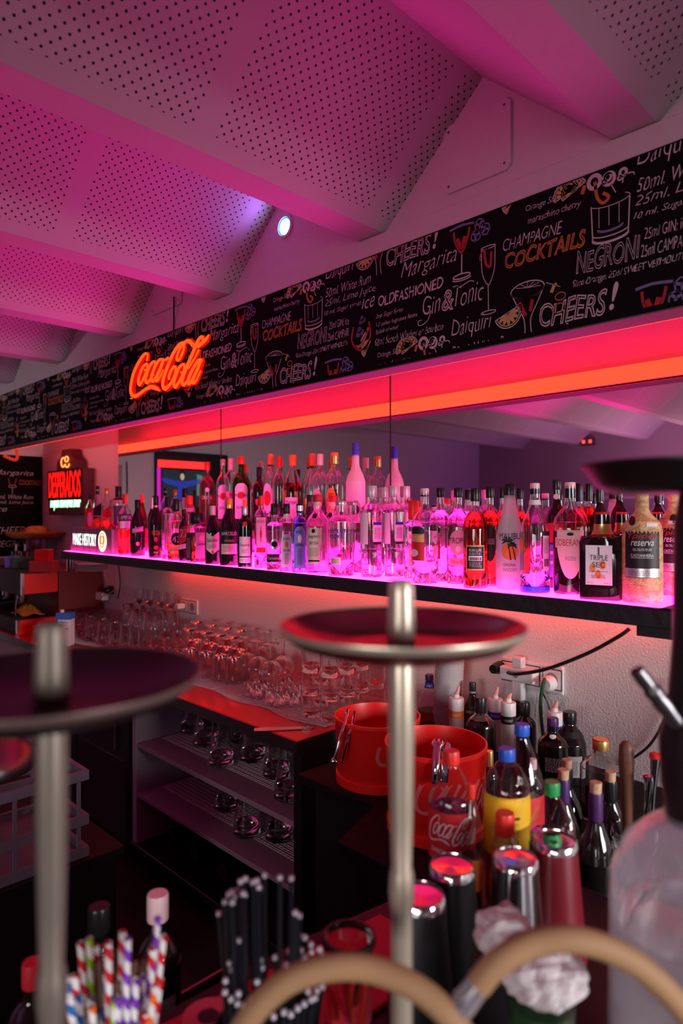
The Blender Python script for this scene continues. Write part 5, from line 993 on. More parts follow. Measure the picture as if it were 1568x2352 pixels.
b1, c1, H1, R1 = bucket(866, 1641, 198, 'red ice bucket at the left, standing behind the metal stem', .0)
b2, c2, H2, R2 = bucket(1000, 1702, 234, 'red ice bucket at the right, behind the cola bottle', -.05)
def tongs(rim, lab, pts, w):
    t = thing('ice_tongs', lab, 'tongs', pts[0])
    P = smooth_path([Vector(p)-Vector(pts[0]) for p in pts], 6); n = len(P)
    MB().tube(P, [w*(1.25 if i < 4 else .8) for i in range(n)], 10).build('arm', m_chrome, t, True)
    MB().tube([p+Vector((.012, .02, -.006)) for p in P], [w*.8]*n, 8).build('arm', m_chrome, t, True)
    MB().lathe([(.0001, -.010), (.009, -.006), (.010, 0), (.006, .008), (.0001, .010)], 14).xf(Matrix.Translation(P[-1])).build('claw', m_chrome, t, True)
kk = c1.y-.14
tongs(None, 'steel ice tongs hooked over the rim of the left ice bucket', [atD(797, 1632, 2.04), atD(792, 1660, 1.985), atD(782, 1690, 1.96), atD(772, 1730, 1.95), atD(766, 1748, 1.95)], .006)
tongs(None, 'steel ice tongs hooked over the rim of the right ice bucket', [atD(1006, 1707, 1.66), atD(1003, 1728, 1.635), atD(1001, 1760, 1.615), atD(998, 1792, 1.61)], .0125)
PLACED[GZ+.0005].append((atY(1455, 1179, 1.40).x, 1.40, .046)); PLACED[GZ+.0005].append((atY(1029, 1179, 2.0).x, 1.99, .05))
gb = lambda label, px, Y, ty, w, prof, glass, **k: bottle(label, px, 0, ty, w, prof, glass, zs=GZ+.0005, Y=Y, **k)
gb('orange aperitif bottle with a navy cap by the wall behind the ice buckets', 985, 2.0, 1549, 46, 'slope', g_clear, liq=(.4, l_rum), cap=(m_purple, .10, 1.15), neck=(m_inkblue, .78, .88), labels=[(None, 0, 0, 0, 'k', [('APEROL', .3, .80, .84, 'w')])])
gb('slim black-capped syrup bottle between the squeeze bottles and the cups', 1084, 1.99, 1567, 38, 'slope', g_dark, cap=(m_blackcap, .20, 1.15), labels=[('rect', .9, .50, .66, 'k', [('CANE SUGAR', .8, .55, .59, 'w')]), (None, 0, 0, 0, 'k', [('VEDRENNE', .36, .84, .87, 'w')])])
gb('small brandy bottle with a black cap in front of the syrup bottle', 1103, 1.80, 1601, 62, 'round', g_clear, liq=(.72, l_dark), cap=(m_blackcap, .20, 1.15))
gb('tall black bottle under the hanging power adapter', 1204, 1.98, 1612, 46, 'round', g_dark, cap=(m_blackcap, .22, 1.4))
gb('dark syrup bottle with a round white emblem on its neck', 1268, 1.86, 1648, 62, 'round', g_dark, cap=(m_purple, .11, 1.15), labels=[(None, 0, 0, 0, 'k', [('|oval|', .22, .74, .79, 'w'), ('|fine|', .5, .3, .5, 'w')])])
gb('dark syrup bottle with white neck bands beside the emblem bottle', 1307, 1.90, 1634, 66, 'slope', g_dark, cap=(m_blackcap, .17, 1.25), neck=(m_ink, .66, .74), labels=[('rect', .8, .12, .42, 'e', [('|fine|', .5, .15, .35, 'k')])])
gb('clear bottle with a ridged gold cap against the wall', 1378, 1.78, 1696, 84, 'round', g_clear, liq=(.2, l_dark), cap=(m_gold, .14, 1.2, (m_redcap, .9, .99)), labels=[('rect', .8, .12, .45, 'k', [])])
gb('small bottle with a ridged gold cap beside the right ice bucket', 1122, 1.56, 1724, 40, 'round', g_dark, cap=(m_gold, .24, 1.3))
gb('slim bottle with a clear stopper behind the green-capped bottle', 1223, 1.52, 1742, 38, 'round', g_clear, liq=(.55, l_dark), cap=(m_pinkcap, .12, 1.15))
def corked(px, py, Y, label, foil):
    X, Y, _ = settle(GZ+.0005, px, Y, 0, .0365, 1.18, 2.07); H = zat(px, py, X, Y)-GZ
    t = bottle_at('wine_bottle', label, X, Y, GZ+.0005, H-.02, .036, 'slope', g_dark, cap=(foil, .24, 1.1), cat='bottle')
    MB().lathe([(.0001, H-.022), (.0105, H-.022), (.0115, H-.001), (.0105, H), (.0001, H)], 18).build('cork', m_cork, t, True)
corked(1300, 1744, 1.44, 'dark wine bottle with a cork, farthest back of the four corked ones', m_blackcap); corked(1292, 1767, 1.33, 'wine bottle with purple foil and a cork behind the green-capped bottle', m_purple)
corked(1366, 1796, 1.25, 'wine bottle with purple foil and a cork, nearest of the four corked ones', m_purple); corked(1400, 1772, 1.34, 'dark wine bottle with a reddish cork, rightmost of the four corked ones', m_blackcap)
def squeeze(px, Y, pyt, pyb_cap, label, band, txt):
    X, Y, R = settle(GZ+.0005, px, Y, 34, None, 1.2, 2.085); H = zat(px, pyt, X, Y)-GZ; Hc = zat(px, pyb_cap, X, Y)-GZ
    t = thing('squeeze_bottle', label, 'squeeze bottle', (X, Y, GZ+.0005), math.atan2(-Y, -X)+PI/2, 'squeeze bottles of syrup')
    MB().lathe([(.0001, .001), (R*.95, .001), (R, .005), (R, Hc-.045), (R*.92, Hc-.04)], 32).build('body', t_cup, t, True)
    MB().lathe([(R*1.01, Hc-.042), (R*1.01, Hc-.003), (R*.95, Hc), (.011, Hc+.001), (.010, Hc+.012), (.0001, Hc+.012)], 28).build('screw_cap', m_white, t, True)
    MB().tube([(0, 0, Hc+.010), (.004, 0, Hc+.02), (.009, 0, H)], [.009, .007, .004]).build('nozzle', mat('pale_spout', (.80, .42, .36), .4), t, True)
    bd = MB().lathe([(R*1.012, Hc-.068), (R*1.012, Hc-.043)], 32).build('label_band', band, t, True)
    if not txt: return
    mb = MB(); put_text(mb, txt, -R*.6, Hc-.060, R*1.2, .008, lambda u, z: (R*1.03*math.cos(-PI/2+u/R), R*1.03*math.sin(-PI/2+u/R), z)); mb.build('lettering', m_inkwhite, bd)
squeeze(1047, 1.93, 1576, 1602, 'squeeze bottle with an orange band beside the cup stack', m_orange, 'MARACUYA')
squeeze(1136, 2.02, 1577, 1604, 'squeeze bottle with a navy band, left of the brown-banded one', m_inkblue, 'POMELO')
squeeze(1166, 1.95, 1592, 1612, 'squeeze bottle with a dark brown band', m_labelblack, 'COCONUT')
squeeze(1272, 2.02, 1610, 1634, 'squeeze bottle with a navy band, behind the dark syrup bottles', m_inkblue, '')
# leaning stack of clear plastic cups
X = atY(1029, 1179, 2.0).x; k = dep((X, 2.0, CZ)); Rc = 33/F*k
zlo = zat(1024, 1672, X, 2.0); zhi = zat(1040, 1500, X, 2.0); nC = 22; stp = (zhi-zlo)/nC; base_h = zlo-GZ
c0 = MB().lathe([(.0001, 0), (Rc*.66, 0), (Rc*.70, .004), (Rc*.97, .098), (Rc*1.0, .0985), (Rc*1.0, .1005), (Rc*.95, .1005), (Rc*.68, .006), (.0001, .003)], 28).build('plastic_cup', t_cup, None, True)
for i in range(nC):
    o = c0 if i == 0 else c0.copy()
    if i: C.objects.link(o)
    o.location = (X+.010*i/nC*3*0+.0009*i, 1.99, GZ+.001+i*stp); tag(o, 'clear plastic cup, '+ORD[i]+' from the bottom of the nested cup stack', 'cup', 'nested plastic cups')
# muddler and tongs in a glass by the right pipe
X = atY(1455, 1179, 1.40).x
ug = thing('utensil_glass', 'tall clear glass holding bar tools at the right', 'glass', (X, 1.40, GZ+.0005)); Rg = .045
MB().lathe(shell([(.036, .001), (.04, .006), (.045, .17)], .0025), 28).build('glass_body', g_clear, ug, True)
mw = mat('muddler_wood', (.14, .05, .025), .5, bump=(30, .2, .4))
a = atY(1437, 1702, 1.40)
md = thing('muddler', 'dark wooden muddler standing in the clear tool glass', 'muddler', (X-.012, 1.40, GZ+.012))
e = Vector((a.x, 1.40, a.z))-md.location
MB().tube([e*q for q in (0, .35, .7, .88, .97, 1)], [.009, .010, .013, .016, .014, .006], 14).build('handle', mw, md, True)
for i, (px, py, lab) in enumerate(((1490, 1790, 'steel bar spoon in the clear tool glass, left one'), (1505, 1740, 'steel bar spoon in the clear tool glass, right one'))):
    a = atY(px, py, 1.40); t = thing('bar_spoon', lab, 'spoon', (X+.006+.012*i, 1.405, GZ+.012), 0, 'steel bar spoons')
    e = Vector((a.x, 1.40, a.z))-t.location; MB().tube([e*0, e*.8, e], [.003, .006, .010], 10).build('stem', m_chrome, t, True)
    MB().lathe([(.0001, -.004), (.012, 0), (.012, .008), (.0001, .012)], 14).xf(Matrix.Translation(e)).build('tip', m_redcap if i else m_chrome, t, True)
# ------------------------------------------------------------------ bar counter in front
BZ = 1.0
bt = MB().prism([(-.90, -.9), (-.80, .70), (-.72, 1.165), (.55, 1.165), (.55, -.9)], BZ-.04, BZ); bt.v = [(x, z, y) for x, y, z in bt.v]
tag(bt.build('bar_counter', mat('dark_bar_top', (.010, .007, .008), .4, spec=.3), None, bevel=.004), 'dark bar top in the foreground carrying pipes, straws and shakers', 'bar counter')
bf = MB().prism([(-.86, -.9), (-.76, .70), (-.68, 1.15), (.5, 1.15), (.5, -.9)], 0, BZ-.041); bf.v = [(x, z, y) for x, y, z in bf.v]
tag(bf.build('bar_panelling', cbk, None), 'black panelled front of the bar below its top', 'bar counter')
rl = thing('speed_rail', 'black bottle rail along the inner side of the bar, low at the left', 'bottle rail', (0, 0, 0))
MB().box((-1.07, .0, .745), (-.895, .74, .76)).build('tray', cbk, rl); MB().box((-1.075, .0, .745), (-1.070, .74, .80)).build('lip', m_darksteel, rl)
for y in (.06, .66): MB().box((-1.04, y, .0), (-.94, y+.03, .7445)).build('support', cbk, rl)
# red bar mat with a round emblem
mt = MB().prism([(-.80, .34), (-.745, .83), (-.60, .83), (-.62, .34)], BZ+.0006, BZ+.008); mt.v = [(x, z, y) for x, y, z in mt.v]
bm_ = tag(mt.build('bar_mat', mat('red_rubber_mat', (.50, .008, .010), .35), None, bevel=.002), 'red rubber bar mat along the inner edge of the bar', 'bar mat')
q = atZ(478, 2335, BZ+.008)
e = MB(); P = [(q.x+.035*math.cos(a*PI/14), q.y+.035*math.sin(a*PI/14), BZ+.0086) for a in range(28)]; e.add(P, [tuple(range(28))]); e.build('emblem_disc', mat('mat_pink', (.60, .08, .12), .4), bm_)
e = MB(); P = [(q.x+.014*math.cos(a*PI/14), q.y+.014*math.sin(a*PI/14), BZ+.0091) for a in range(28)]; e.add(P, [tuple(range(28))]); e.build('emblem_centre', m_ink, bm_)
def onbar(px, pyt, H, z=BZ): return atZ(px, pyt, z+H)
def tin(px, pyt, wpx, label, m, H=.175):
    c = onbar(px, pyt, H); R = .031
    PLACED.setdefault(BZ, []).append((c.x, c.y, .047))
    t = thing('shaker_tin', label, 'cocktail shaker', (c.x, c.y, BZ+.0085), 0, 'upturned shaker tins')
    MB().lathe([(.0455, 0), (.0462, .001), (.0455, .004), (.038, .09), (.032, .168), (.031, .172), (.029, .174), (.0285, .171), (.0001, .1705)], 36).build('body', m, t, True)
    MB().lathe([(.0335, .1625), (.0318, .1725), (.0296, .1752), (.0288, .1722), (.0001, .1712)], 36).build('base_disc', m_chrome, t, True)
m_tinblack = mat('black_tin', (.014, .013, .016), .45); m_tinred = mat('red_tin', (.16, .004, .012), .4)
tin(1275, 1938, 92, 'dark red upturned shaker tin, behind the steel one', m_tinred); tin(1183, 1980, 93, 'polished steel upturned shaker tin', m_chrome)
tin(1037, 1997, 88, 'black upturned shaker tin under the cola bottle', m_tinblack); tin(966, 2066, 80, 'black upturned shaker tin beside the metal stem', m_tinblack)
def bb(label, px, pyt, H, wpx, prof, glass, base=BZ, **k):
    c = onbar(px, pyt, H, base); x_, y_, R = settle(base, px, c.y, wpx, None, c.y-wpx/2/F*dep(c)-.012, 1.16); H = zat(px, pyt, x_, y_)-base; c = Vector((x_, y_, base))
    return bottle_at('bottle', label, c.x, c.y, base+.0005, H, R, prof, glass, **k)
COLA = [('rect', 1.5, .33, .645, 'r', [('|script|', 1.28, .445, .625, 'w', dict(u=.15)), ('SABOR ORIGINAL', .95, .385, .412, 'w'), ('|fine|', .6, .35, .365, 'w')])]
bb('cola bottle with red label and cap, half empty, before the right ice bucket', 1036, 1724, .265, 106, 'cone', g_pet, liq=(.63, l_cola), cap=(m_redcap, .085, 1.12), labels=COLA)
bb('small bottle with a red cap and orange label behind the cola bottle', 1080, 1800, .235, 50, 'pet', g_pet, liq=(.5, l_rum), cap=(m_redcap, .10, 1.25), labels=[('rect', 1.3, .28, .5, 'o', [])])
bb('lemonade bottle with a yellow label and blue cap', 1162, 1718, .27, 104, 'pet3', g_pet, liq=(.5, l_rum), cap=(m_bluecap, .075, 1.15), labels=[('rect', 1.45, .36, .73, 'y', [('RECICLAME', .45, .40, .43, 'k', dict(u=.2)), ('|line|', .45, .60, .615, 'k', dict(u=.1)), ('|fine|', .5, .45, .58, 'k')])])
bb('empty clear bottle with a blue cap behind the yellow-labelled one', 1197, 1663, .29, 98, 'pet2', g_pet, cap=(m_bluecap, .07, 1.15), liq=(.12, l_water), labels=[('rect', 1.4, .30, .58, 'r', [])])
bb('clear bottle with a green cap and a slanted shoulder', 1266, 1795, .265, 102, 'cone', g_pet, cap=(m_greencap, .09, 1.15), liq=(.63, l_water), labels=[('rect', 1.4, .28, .58, 'g', [('7', .3, .28, .44, 'w')])])
bb('small juice bottle with a wide red cap in front of the yellow label', 1158, 1866, .185, 66, 'pet', g_pet, liq=(.62, mat('red_juice', (.45, .04, .02), .3)), cap=(m_redcap, .19, 2.1), labels=[('rect', 1.3, .25, .55, 'r', [])])
c = onbar(800, 2160, .12); jr = thing('rimmed_glass', 'dark-rimmed glass of cutlery painted red for its glints on the red bar mat', 'glass', (c.x, c.y, BZ+.0085))
MB().lathe(shell([(.028, .001), (.031, .005), (.033, .115)], .0022), 28).build('glass_body', g_clear, jr, True); MB().lathe([(.0325, .108), (.0355, .110), (.0355, .118), (.0315, .119)], 28).build('rim', m_black, jr, True)
for i in range(4): MB().tube([(.008*(i-1.5), .004*(i % 2), .016), (.013*(i-1.5), .008*(i % 2), .095)], [.003, .006]).build('cutlery', m_redcap, jr)  # red colour stands in for red light glinting on the cutlery
# ------------------------------------------------------------------ straws
def straw(mat_, L, r=.004, name='striped_straw'):
    return MB().lathe([(r, 0), (r, L), (r*.8, L), (r*.8, .01)], 10).build(name, mat_, None, True)
def stripe(name, col):
    m = mat(name, (.85, .82, .80), .6); n = m.node_tree.nodes; l = m.node_tree.links; t = n.new('ShaderNodeTexCoord'); s = n.new('ShaderNodeSeparateXYZ'); l.new(t.outputs['Object'], s.inputs[0])
    at = n.new('ShaderNodeMath'); at.operation = 'ARCTAN2'; l.new(s.outputs[1], at.inputs[0]); l.new(s.outputs[0], at.inputs[1])
    q = n.new('ShaderNodeMath'); q.operation = 'MULTIPLY_ADD'; q.inputs[1].default_value = 1/(2*PI); l.new(at.outputs[0], q.inputs[0])
    z = n.new('ShaderNodeMath'); z.operation = 'MULTIPLY'; z.inputs[1].default_value = 38; l.new(s.outputs[2], z.inputs[0]); l.new(z.outputs[0], q.inputs[2])
    f = n.new('ShaderNodeMath'); f.operation = 'FRACT'; l.new(q.outputs[0], f.inputs[0]); g = n.new('ShaderNodeMath'); g.operation = 'LESS_THAN'; g.inputs[1].default_value = .48; l.new(f.outputs[0], g.inputs[0])
    mx = n.new('ShaderNodeMix'); mx.data_type = 'RGBA'; mx.inputs[6].default_value = (.85, .82, .80, 1); mx.inputs[7].default_value = (*col, 1); l.new(g.outputs[0], mx.inputs[0]); l.new(mx.outputs[2], n['Principled BSDF'].inputs['Base Color']); return m
SM = {'red': stripe('red_stripe', (.65, .01, .02)), 'orange': stripe('orange_stripe', (.9, .15, .02)), 'blue': stripe('blue_stripe', (.01, .15, .5)), 'purple': stripe('purple_stripe', (.22, .04, .5)), 'green': stripe('green_stripe', (.35, .65, .02))}
kS = .74; cS = atD(262, 2352, kS); cS = Vector((cS.x, cS.y, BZ))
cupS = thing('straw_cup', 'clear cup of striped paper straws at the bottom left', 'cup', cS)
MB().lathe(shell([(.040, .001), (.043, .005), (.052, .14)], .002), 32).build('cup_body', g_pet, cupS, True)
sts = [(185, 2165, 'red'), (205, 2155, 'green'), (219, 2172, 'red'), (248, 2165, 'red'), (282, 2140, 'red'), (293, 2156, 'purple'), (362, 2105, 'purple'), (376, 2150, 'red'), (350, 2180, 'red'), (152, 2246, 'blue'), (170, 2240, 'red'), (186, 2238, 'orange'), (203, 2290, 'green'), (210, 2310, 'orange'), (225, 2305, 'red'), (245, 2235, 'blue'), (262, 2300, 'green'), (283, 2272, 'purple'), (298, 2265, 'purple'), (312, 2250, 'purple'), (330, 2240, 'purple'), (347, 2220, 'purple'), (232, 2260, 'blue'), (272, 2290, 'purple'), (365, 2200, 'orange'), (178, 2285, 'blue'), (195, 2262, 'red'), (216, 2270, 'red'), (236, 2318, 'blue'), (254, 2330, 'orange'), (274, 2322, 'green'), (292, 2312, 'purple'), (308, 2300, 'purple'), (322, 2290, 'purple'), (340, 2275, 'purple'), (356, 2262, 'orange'), (368, 2250, 'red'), (205, 2338, 'red'), (300, 2338, 'blue'), (332, 2326, 'red')]
sts.sort()
proto = {}
cnt = {}
for px, py, c in sts:
    top = atD(px, py, kS+random.uniform(-.035, .03)); off = Vector((top.x-cS.x, top.y-cS.y, 0)); off = off*min(.62, .030/max(off.length, .01))
    b0 = Vector((cS.x+off.x, cS.y+off.y, BZ+.014)); L = (top-b0).length
    cnt[c] = cnt.get(c, 0)+1
    o = straw(SM[c], L); o.location = b0; o.rotation_euler = (top-b0).to_track_quat('Z', 'Y').to_euler()
    tag(o, c+' and white striped paper straw, '+ORD[cnt[c]-1]+' '+c+' one from the left in the clear cup', 'straw', 'striped paper straws')
# order the labels truly by pixel column
for c in cnt:
    pass
rr = random.Random(8)
for i in range(22):
    a_ = rr.uniform(0, 6.28); q_ = rr.uniform(.006, .034); b0 = Vector((cS.x+q_*.6*math.cos(a_), cS.y+q_*.6*math.sin(a_), BZ+.014)); top = Vector((cS.x+q_*math.cos(a_), cS.y+q_*math.sin(a_), BZ+rr.uniform(.165, .19)))
    o = MB().box((-.0022, -.0022, 0), (.0022, .0022, (top-b0).length)).build('wooden_stirrer', m_stir if i else (m_stir := mat('stirrer_wood', (.20, .10, .07), .8)), None); o.location = b0; o.rotation_euler = (top-b0).to_track_quat('Z', 'Y').to_euler()
    tag(o, 'thin brown wooden stirrer among the striped straws in the clear cup', 'stirrer', 'wooden stirrers in the straw cup')
kB = .715; cB = atD(610, 2352, kB); cB = Vector((cB.x, cB.y, BZ))
bc = thing('straw_caddy', 'black round caddy packed with black straws', 'caddy', cB)
MB().lathe([(.0001, .002), (.052, .002), (.055, .006), (.058, .125), (.055, .125), (.052, .008), (.0001, .008)], 32).build('body', m_blackcap, bc, True)
m_strawk = mat('black_straw', (.012, .012, .016), .3); m_tipglint = mat('straw_tip_glint', (.62, .58, .64), .5)  # pale tips paint in the highlights at the straw openings
rr = random.Random(11)
tips = [(552, 2020), (563, 2014), (546, 2040), (580, 2022), (590, 2018), (608, 2006), (643, 2011), (669, 2013), (533, 2044), (525, 2050), (558, 2048), (562, 2052), (594, 2033), (602, 2040), (516, 2067), (533, 2068), (554, 2068), (502, 2094), (581, 2041), (540, 2055), (550, 2155), (678, 2092), (688, 2099)]
low = [(689, 2146), (700, 2149), (680, 2163), (665, 2180), (670, 2192), (691, 2178), (686, 2188), (700, 2195), (688, 2201), (714, 2165), (734, 2176), (715, 2182), (739, 2190), (632, 2194), (655, 2211), (601, 2218), (603, 2199), (560, 2214), (527, 2207), (533, 2222), (517, 2248), (516, 2274), (547, 2277), (530, 2290), (545, 2300), (558, 2306), (628, 2330), (652, 2320), (668, 2325), (684, 2311), (699, 2301), (715, 2291), (724, 2287), (729, 2270), (741, 2261), (708, 2272), (640, 2240), (620, 2262), (590, 2250), (660, 2255), (680, 2240), (575, 2290)]
st0 = None
def bstraw(px, py, k, nm):
    top = atD(px, py, k); off = Vector((top.x-cB.x, top.y-cB.y, 0)); off = off*min(.85, .036/max(off.length, .01))
    b0 = Vector((cB.x+off.x, cB.y+off.y, BZ+.0085)); L = (top-b0).length
    t = thing('black_straw', nm+' black plastic straw with a highlight painted on its tip in the black caddy', 'straw', b0, 0, nm+' black straws in the caddy')
    t.rotation_euler = (top-b0).to_track_quat('Z', 'Y').to_euler()
    MB().lathe([(.0026, 0), (.0026, L-.004)], 8).build('tube', m_strawk, t, True); MB().lathe([(.0027, L-.004), (.0027, L), (.0001, L+.0005)], 8).build('tip', m_tipglint, t, True)
for px, py in tips: bstraw(px, py, kB+rr.uniform(.0, .03), 'tall')
for px, py in low: bstraw(px, py, kB+.04-(py-2140)/200*.075, 'short')
# ------------------------------------------------------------------ bottles in the rail
def railb(label, px, pyt, H, wcap, cap, glass, labels=(), liq=None):
    c = atZ(px, pyt,   .7605+H); c.x = min(max(c.x, -1.03), -.934)
    bottle_at('bottle', label, c.x, c.y,   .7605, H, .037, 'round', glass, cap=cap, labels=labels, liq=liq)
railb('dark bottle with a pale pink screw cap in the rail, behind the striped straws', 362, 2052, .30, 50, (m_pinkcap, .14, 1.4), g_dark, [('rect', .8, .1, .5, 'e', [])])
railb('dark bottle with a black cap and vertical white print in the rail', 220, 2074, .29, 45, (m_blackcap, .14, 1.4), g_dark, [(None, 0, 0, 0, 'k', [('|fine|', .3, .72, .8, 'w')])])
railb('dark bottle with a dull red cap in the rail at the far left', 70, 2200, .25, 40, (m_labelred, .14, 1.3), g_dark)
# ------------------------------------------------------------------ dish rack unit at the left
su = thing('sink_unit', 'dark undercounter sink unit at the far left of the bar aisle', 'cabinet', (-2.45, .70, 0))
MB().box((-.40, -.34, 0), (.40, .30, .575)).build('body', cbk, su, bevel=.003); MB().box((-.42, -.36, .576), (.42, .32, .60)).build('top', cbk, su, bevel=.003)
dr = thing('dish_rack', 'grey plastic dish rack with upright prongs on the sink unit', 'dish rack', (-2.27, .69, .601))
gp = mat('grey_rack_plastic', (.15, .15, .19), .45)
fr = MB()
for z in (0, .10, .24): 
    fr.box((-.22, -.22, z), (.22, -.205, z+.03)); fr.box((-.22, .205, z), (.22, .22, z+.03)); fr.box((-.22, -.205, z), (-.205, .205, z+.03)); fr.box((.205, -.205, z), (.22, .205, z+.03))
fr.build('frame', gp, dr)
for i in range(7):
    for s, (x, y) in enumerate(((.2125, -.19+.0633*i), (-.19+.0633*i, -.2125))): MB().box((x-.005, y-.005, .0305), (x+.005, y+.005, .2395)).build('prong', gp, dr)
MB().box((-.204, -.204, .002), (.204, .204, .008)).build('base_grid', gp, dr)
pn = thing('serving_bowl', 'dark metal bowl upside down on top of the grey dish rack', 'bowl', (-2.30, .66, .8715))
MB().lathe([(.17, 0), (.172, .006), (.16, .05), (.11, .09), (.0001, .10)], 32).build('body', m_darksteel, pn, True)
# ------------------------------------------------------------------ water pipes in the foreground
m_trayc = mat('reddened_tray_metal', (.32, .10, .11), .24, .9); m_trayb = mat('black_tray_metal', (.020, .012, .014), .38, .3)  # centre tray's red base colour paints in the reflected red light
def pipe(label, px, py, w, dia, stem_m, tray_m, tip=True, zbase=BZ, rim_m=None):
    k = dia*F/w; c = atD(px, py, k); R = dia/2; z = c.z
    t = thing('water_pipe', label, 'water pipe', (c.x, c.y, zbase+.0005)); h = z-zbase
    o = MB().lathe([(.014, h-.012), (R*.60, h-.014), (R*.88, h-.004), (R*.985, h+.006), (R, h+.010), (R*.985, h+.011), (R*.87, h+.001), (R*.60, h-.010), (.014, h-.008)], 64).build('tray', tray_m, t, True)
    if rim_m: MB().lathe([(R*.985, h+.0055), (R*1.005, h+.0095), (R*1.0, h+.0125), (R*.975, h+.0115)], 64).build('tray_rim', rim_m, o, True)
    MB().lathe([(.0105, h+.055), (.0125, h+.050), (.0130, h+.040), (.0142, h+.01), (.0145, h-.004), (.0120, h-.008)], 28).build('bowl_port', stem_m, t, True)
    s0 = .155
    MB().lathe([(.0112, h-.0125), (.0130, h-.02), (.0128, h-.10), (.0112, h-.18), (.0100, h-.225), (.0118, h-.232), (.0128, h-.25), (.0105, h-.27), (.0105, s0-.02)], 32).build('stem', stem_m, t, True)
    MB().lathe([(.0001, .003), (.060, .003), (.068, .012), (.070, .035), (.058, .075), (.03, .11), (.021, .13), (.021, .15), (.0185, .15), (.0185, .13), (.028, .108), (.056, .073), (.067, .035), (.065, .014), (.0001, .006)], 40).build('glass_base', g_smoke, t, True)
    MB().lathe([(.0225, .135), (.0235, .138), (.0235, .152), (.013, .162), (.0105, .164)], 28).build('collar', stem_m, t, True)
    return t, c
pipe('brushed champagne water pipe with a shallow tray, in the centre foreground', 921, 1462, 563, .24, m_champagne, m_trayc, rim_m=m_champagne)
pipe('dark-trayed water pipe with a pale stem, at the left foreground', 118, 1588, 672, .24, mat('pale_champagne', (.25, .21, .17), .45, .5), m_trayb, rim_m=mat('brown_rim', (.16, .10, .09), .45, .4))
# right pipe: black tray above eye level, dark stem, clear glass base with water
k = .73; c = atD(1606, 1100, k); h = c.z-BZ
t = thing('water_pipe', 'black water pipe with a clear water-filled glass base, at the right edge', 'water pipe', (c.x, c.y, BZ+.0005))
R = .1235
MB().lathe([(.018, h-.016), (R*.72, h-.016), (R*.86, h-.008), (R*.95, h+.008), (R*1.0, h+.014), (R*1.0, h+.017), (R*.94, h+.012), (R*.84, h-.003), (R*.70, h-.011), (.018, h-.011)], 64).build('tray', m_trayb, t, True)
zk = lambda py: CZ+ray(1606, py).z*k-BZ
MB().lathe([(.014, h+.06), (.016, h), (.020, h-.017), (.026, h-.05), (.028, zk(1480)), (.034, zk(1640)), (.042, zk(1700)), (.040, zk(1800)), (.036, zk(1860)), (.034, zk(1890)), (.012, zk(1895)), (.010, .02)], 40).build('stem', m_trayb, t, True)
MB().lathe([(.0001, .003), (.085, .003), (.094, .012), (.096, .05), (.094, zk(2110)), (.092, zk(2020)), (.078, zk(1950)), (.052, zk(1900)), (.038, zk(1885)), (.038, zk(1872)), (.034, zk(1872)), (.034, zk(1887)), (.050, zk(1905)), (.075, zk(1955)), (.089, zk(2022)), (.091, .05), (.088, .014), (.0001, .008)], 48).build('glass_base', g_whitened, t, True)
MB().lathe([(.0001, .010), (.086, .015), (.0895, .05), (.088, zk(2120)), (.0001, zk(2120))], 40).build('water', l_water, t, True)
a = atD(1538, 1638, k-.012); b_ = atD(1462, 1540, k-.012)
va, vb = a-t.location, b_-t.location; dv = vb-va
MB().tube([va-dv*.25, va, va+dv*.25, va+dv*.38, va+dv*.45, va+dv*.55, va+dv*.62, va+dv*.75, va+dv], [.0085, .0085, .0100, .0085, .0095, .0095, .0075, .0085, .0080], 20).build('hose_port', m_darksteel, t, True)
MB().lathe([(.0001, 0), (.0065, 0), (.0075, .001)], 16).xf(Matrix.Translation(vb) @ dv.to_track_quat('Z', 'Y').to_matrix().to_4x4()).build('port_opening', m_chrome, t)
# hoses
m_hose = mat('tan_hose', (.37, .21, .10), .65)
def hose(label, pts, r=.0105, mouth=None):
    P = [atD(*p) for p in pts]; t = thing('pipe_hose', label, 'hose', P[0])
    L = [p-P[0] for p in P]
    MB().tube(smooth_path(L, 10), r, 18).build('tube', m_hose, t, True)
    if mouth:
        a, b_ = atD(*mouth[0])-P[0], atD(*mouth[1])-P[0]
        MB().tube([a, a+(b_-a)*.5, b_], [r*.9, r*1.0, r*.75], 18).build('mouthpiece', mat('clear_acrylic', (.8, .75, .82), .05, trans=.8), t, True)
hose('tan hose arching in front of the central metal stem, lower left', [(520, 2440, .56), (575, 2335, .56), (660, 2255, .56), (760, 2222, .56), (860, 2228, .56), (960, 2272, .55), (1040, 2345, .54), (1100, 2440, .54)])
hose('tan hose arching at the lower right with a clear mouthpiece', [(1098, 2262, .545), (1150, 2205, .545), (1230, 2165, .55), (1320, 2158, .55), (1420, 2190, .555), (1510, 2255, .56), (1590, 2350, .57), (1640, 2450, .58)], mouth=((1098, 2262, .545), (1030, 2350, .545)))
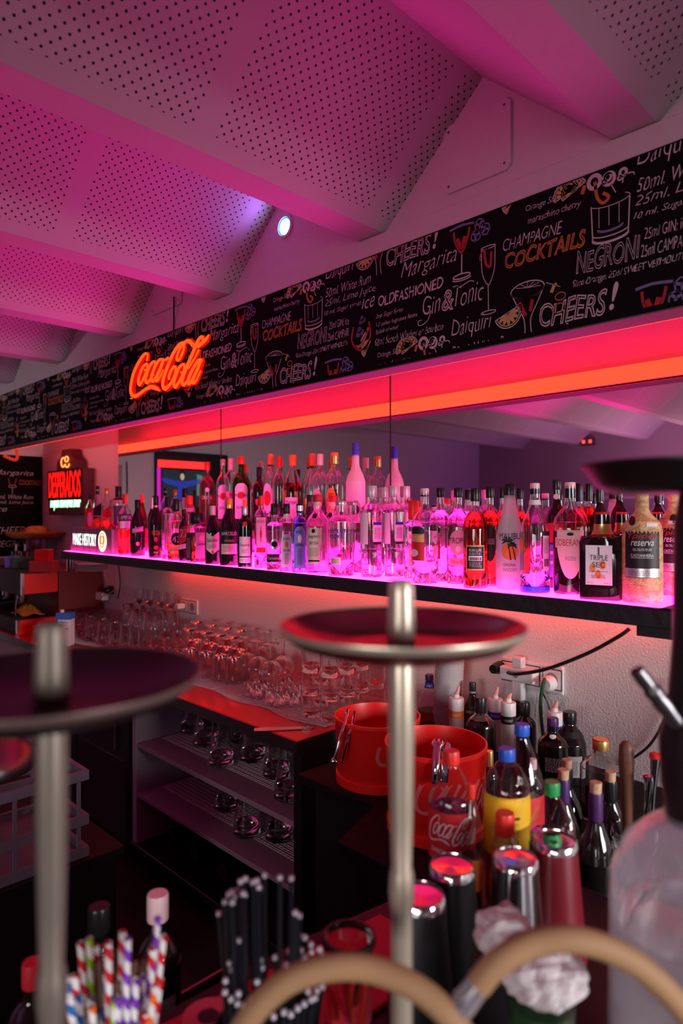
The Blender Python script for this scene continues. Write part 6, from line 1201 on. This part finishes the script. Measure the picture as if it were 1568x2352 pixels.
# mint drink with crumpled napkins
H = .155; c = atZ(1242, 2262, BZ+H)
mj = thing('mint_drink', 'plastic cup of green mint drink on the bar at the right', 'drink', (c.x, c.y, BZ+.0005))
MB().lathe(shell([(.028, .001), (.031, .005), (.039, H)], .0015), 32).build('cup_body', g_pet, mj, True)
MB().lathe([(.0001, .014), (.028, .014), (.0355, H-.018), (.0001, H-.018)], 28).build('drink', mat('green_drink', (.05, .14, .05), .1, trans=.5), mj, True)
rr = random.Random(4)
for i in range(9):
    m = MB(); a = rr.uniform(0, 6.28); L = .022
    m.add([(0, 0, 0), (L*.5, .009, .003), (L, 0, 0), (L*.5, -.009, .003)], [(0, 1, 2, 3)]); m.xf(Matrix.Translation((.037*math.cos(a)*(.84+.02*i/9), .037*math.sin(a)*(.84+.02*i/9), rr.uniform(.05, .125))) @ Matrix.Rotation(a+PI/2, 4, 'Z') @ Matrix.Rotation(PI/2, 4, 'X') @ Matrix.Rotation(rr.uniform(-1, 1), 4, 'Z') @ Matrix.Translation((-.011, 0, 0)))
    m.build('mint_leaf', mat('mint_leaf_green', (.08, .22, .05), .5) if i == 0 else bpy.data.materials['mint_leaf_green'], mj)
def crumple(name, label, loc, s, seed):
    bm = bmesh.new(); bmesh.ops.create_icosphere(bm, subdivisions=4, radius=1); r_ = random.Random(seed)
    K = [(Vector((r_.uniform(-1, 1), r_.uniform(-1, 1), r_.uniform(-1, 1))).normalized(), r_.uniform(3, 9), r_.uniform(0, 6)) for _ in range(14)]
    for v in bm.verts:
        n = v.co.normalized(); d = .62+sum(.075*abs(math.sin(f*n.dot(a_)+ph)) for a_, f, ph in K)
        v.co = Vector((n.x*s[0], n.y*s[1], n.z*s[2]))*d
    me = bpy.data.meshes.new(name); bm.to_mesh(me); bm.free(); o = bpy.data.objects.new(name, me); C.objects.link(o); me.materials.append(m_nap); o.location = loc
    return tag(o, label, 'napkin', 'crumpled napkins')
m_nap = mat('napkin_paper', (.60, .54, .54), .8)
crumple('napkin', 'crumpled white napkin on top of the green mint drink', (c.x, c.y, BZ+H+.016), (.037, .037, .020), 2)
q = atD(1160, 2150, .80); ph = thing('napkin_holder', 'small dark holder with a napkin beside the steel shaker', 'napkin holder', (q.x, q.y, BZ+.0005))
MB().box((-.03, -.03, 0), (.03, .03, q.z-BZ-.025)).build('body', m_black, ph, bevel=.003)
crumple('napkin', 'crumpled white napkin in the small dark holder behind the hose', (q.x, q.y, q.z), (.027, .027, .024), 5)
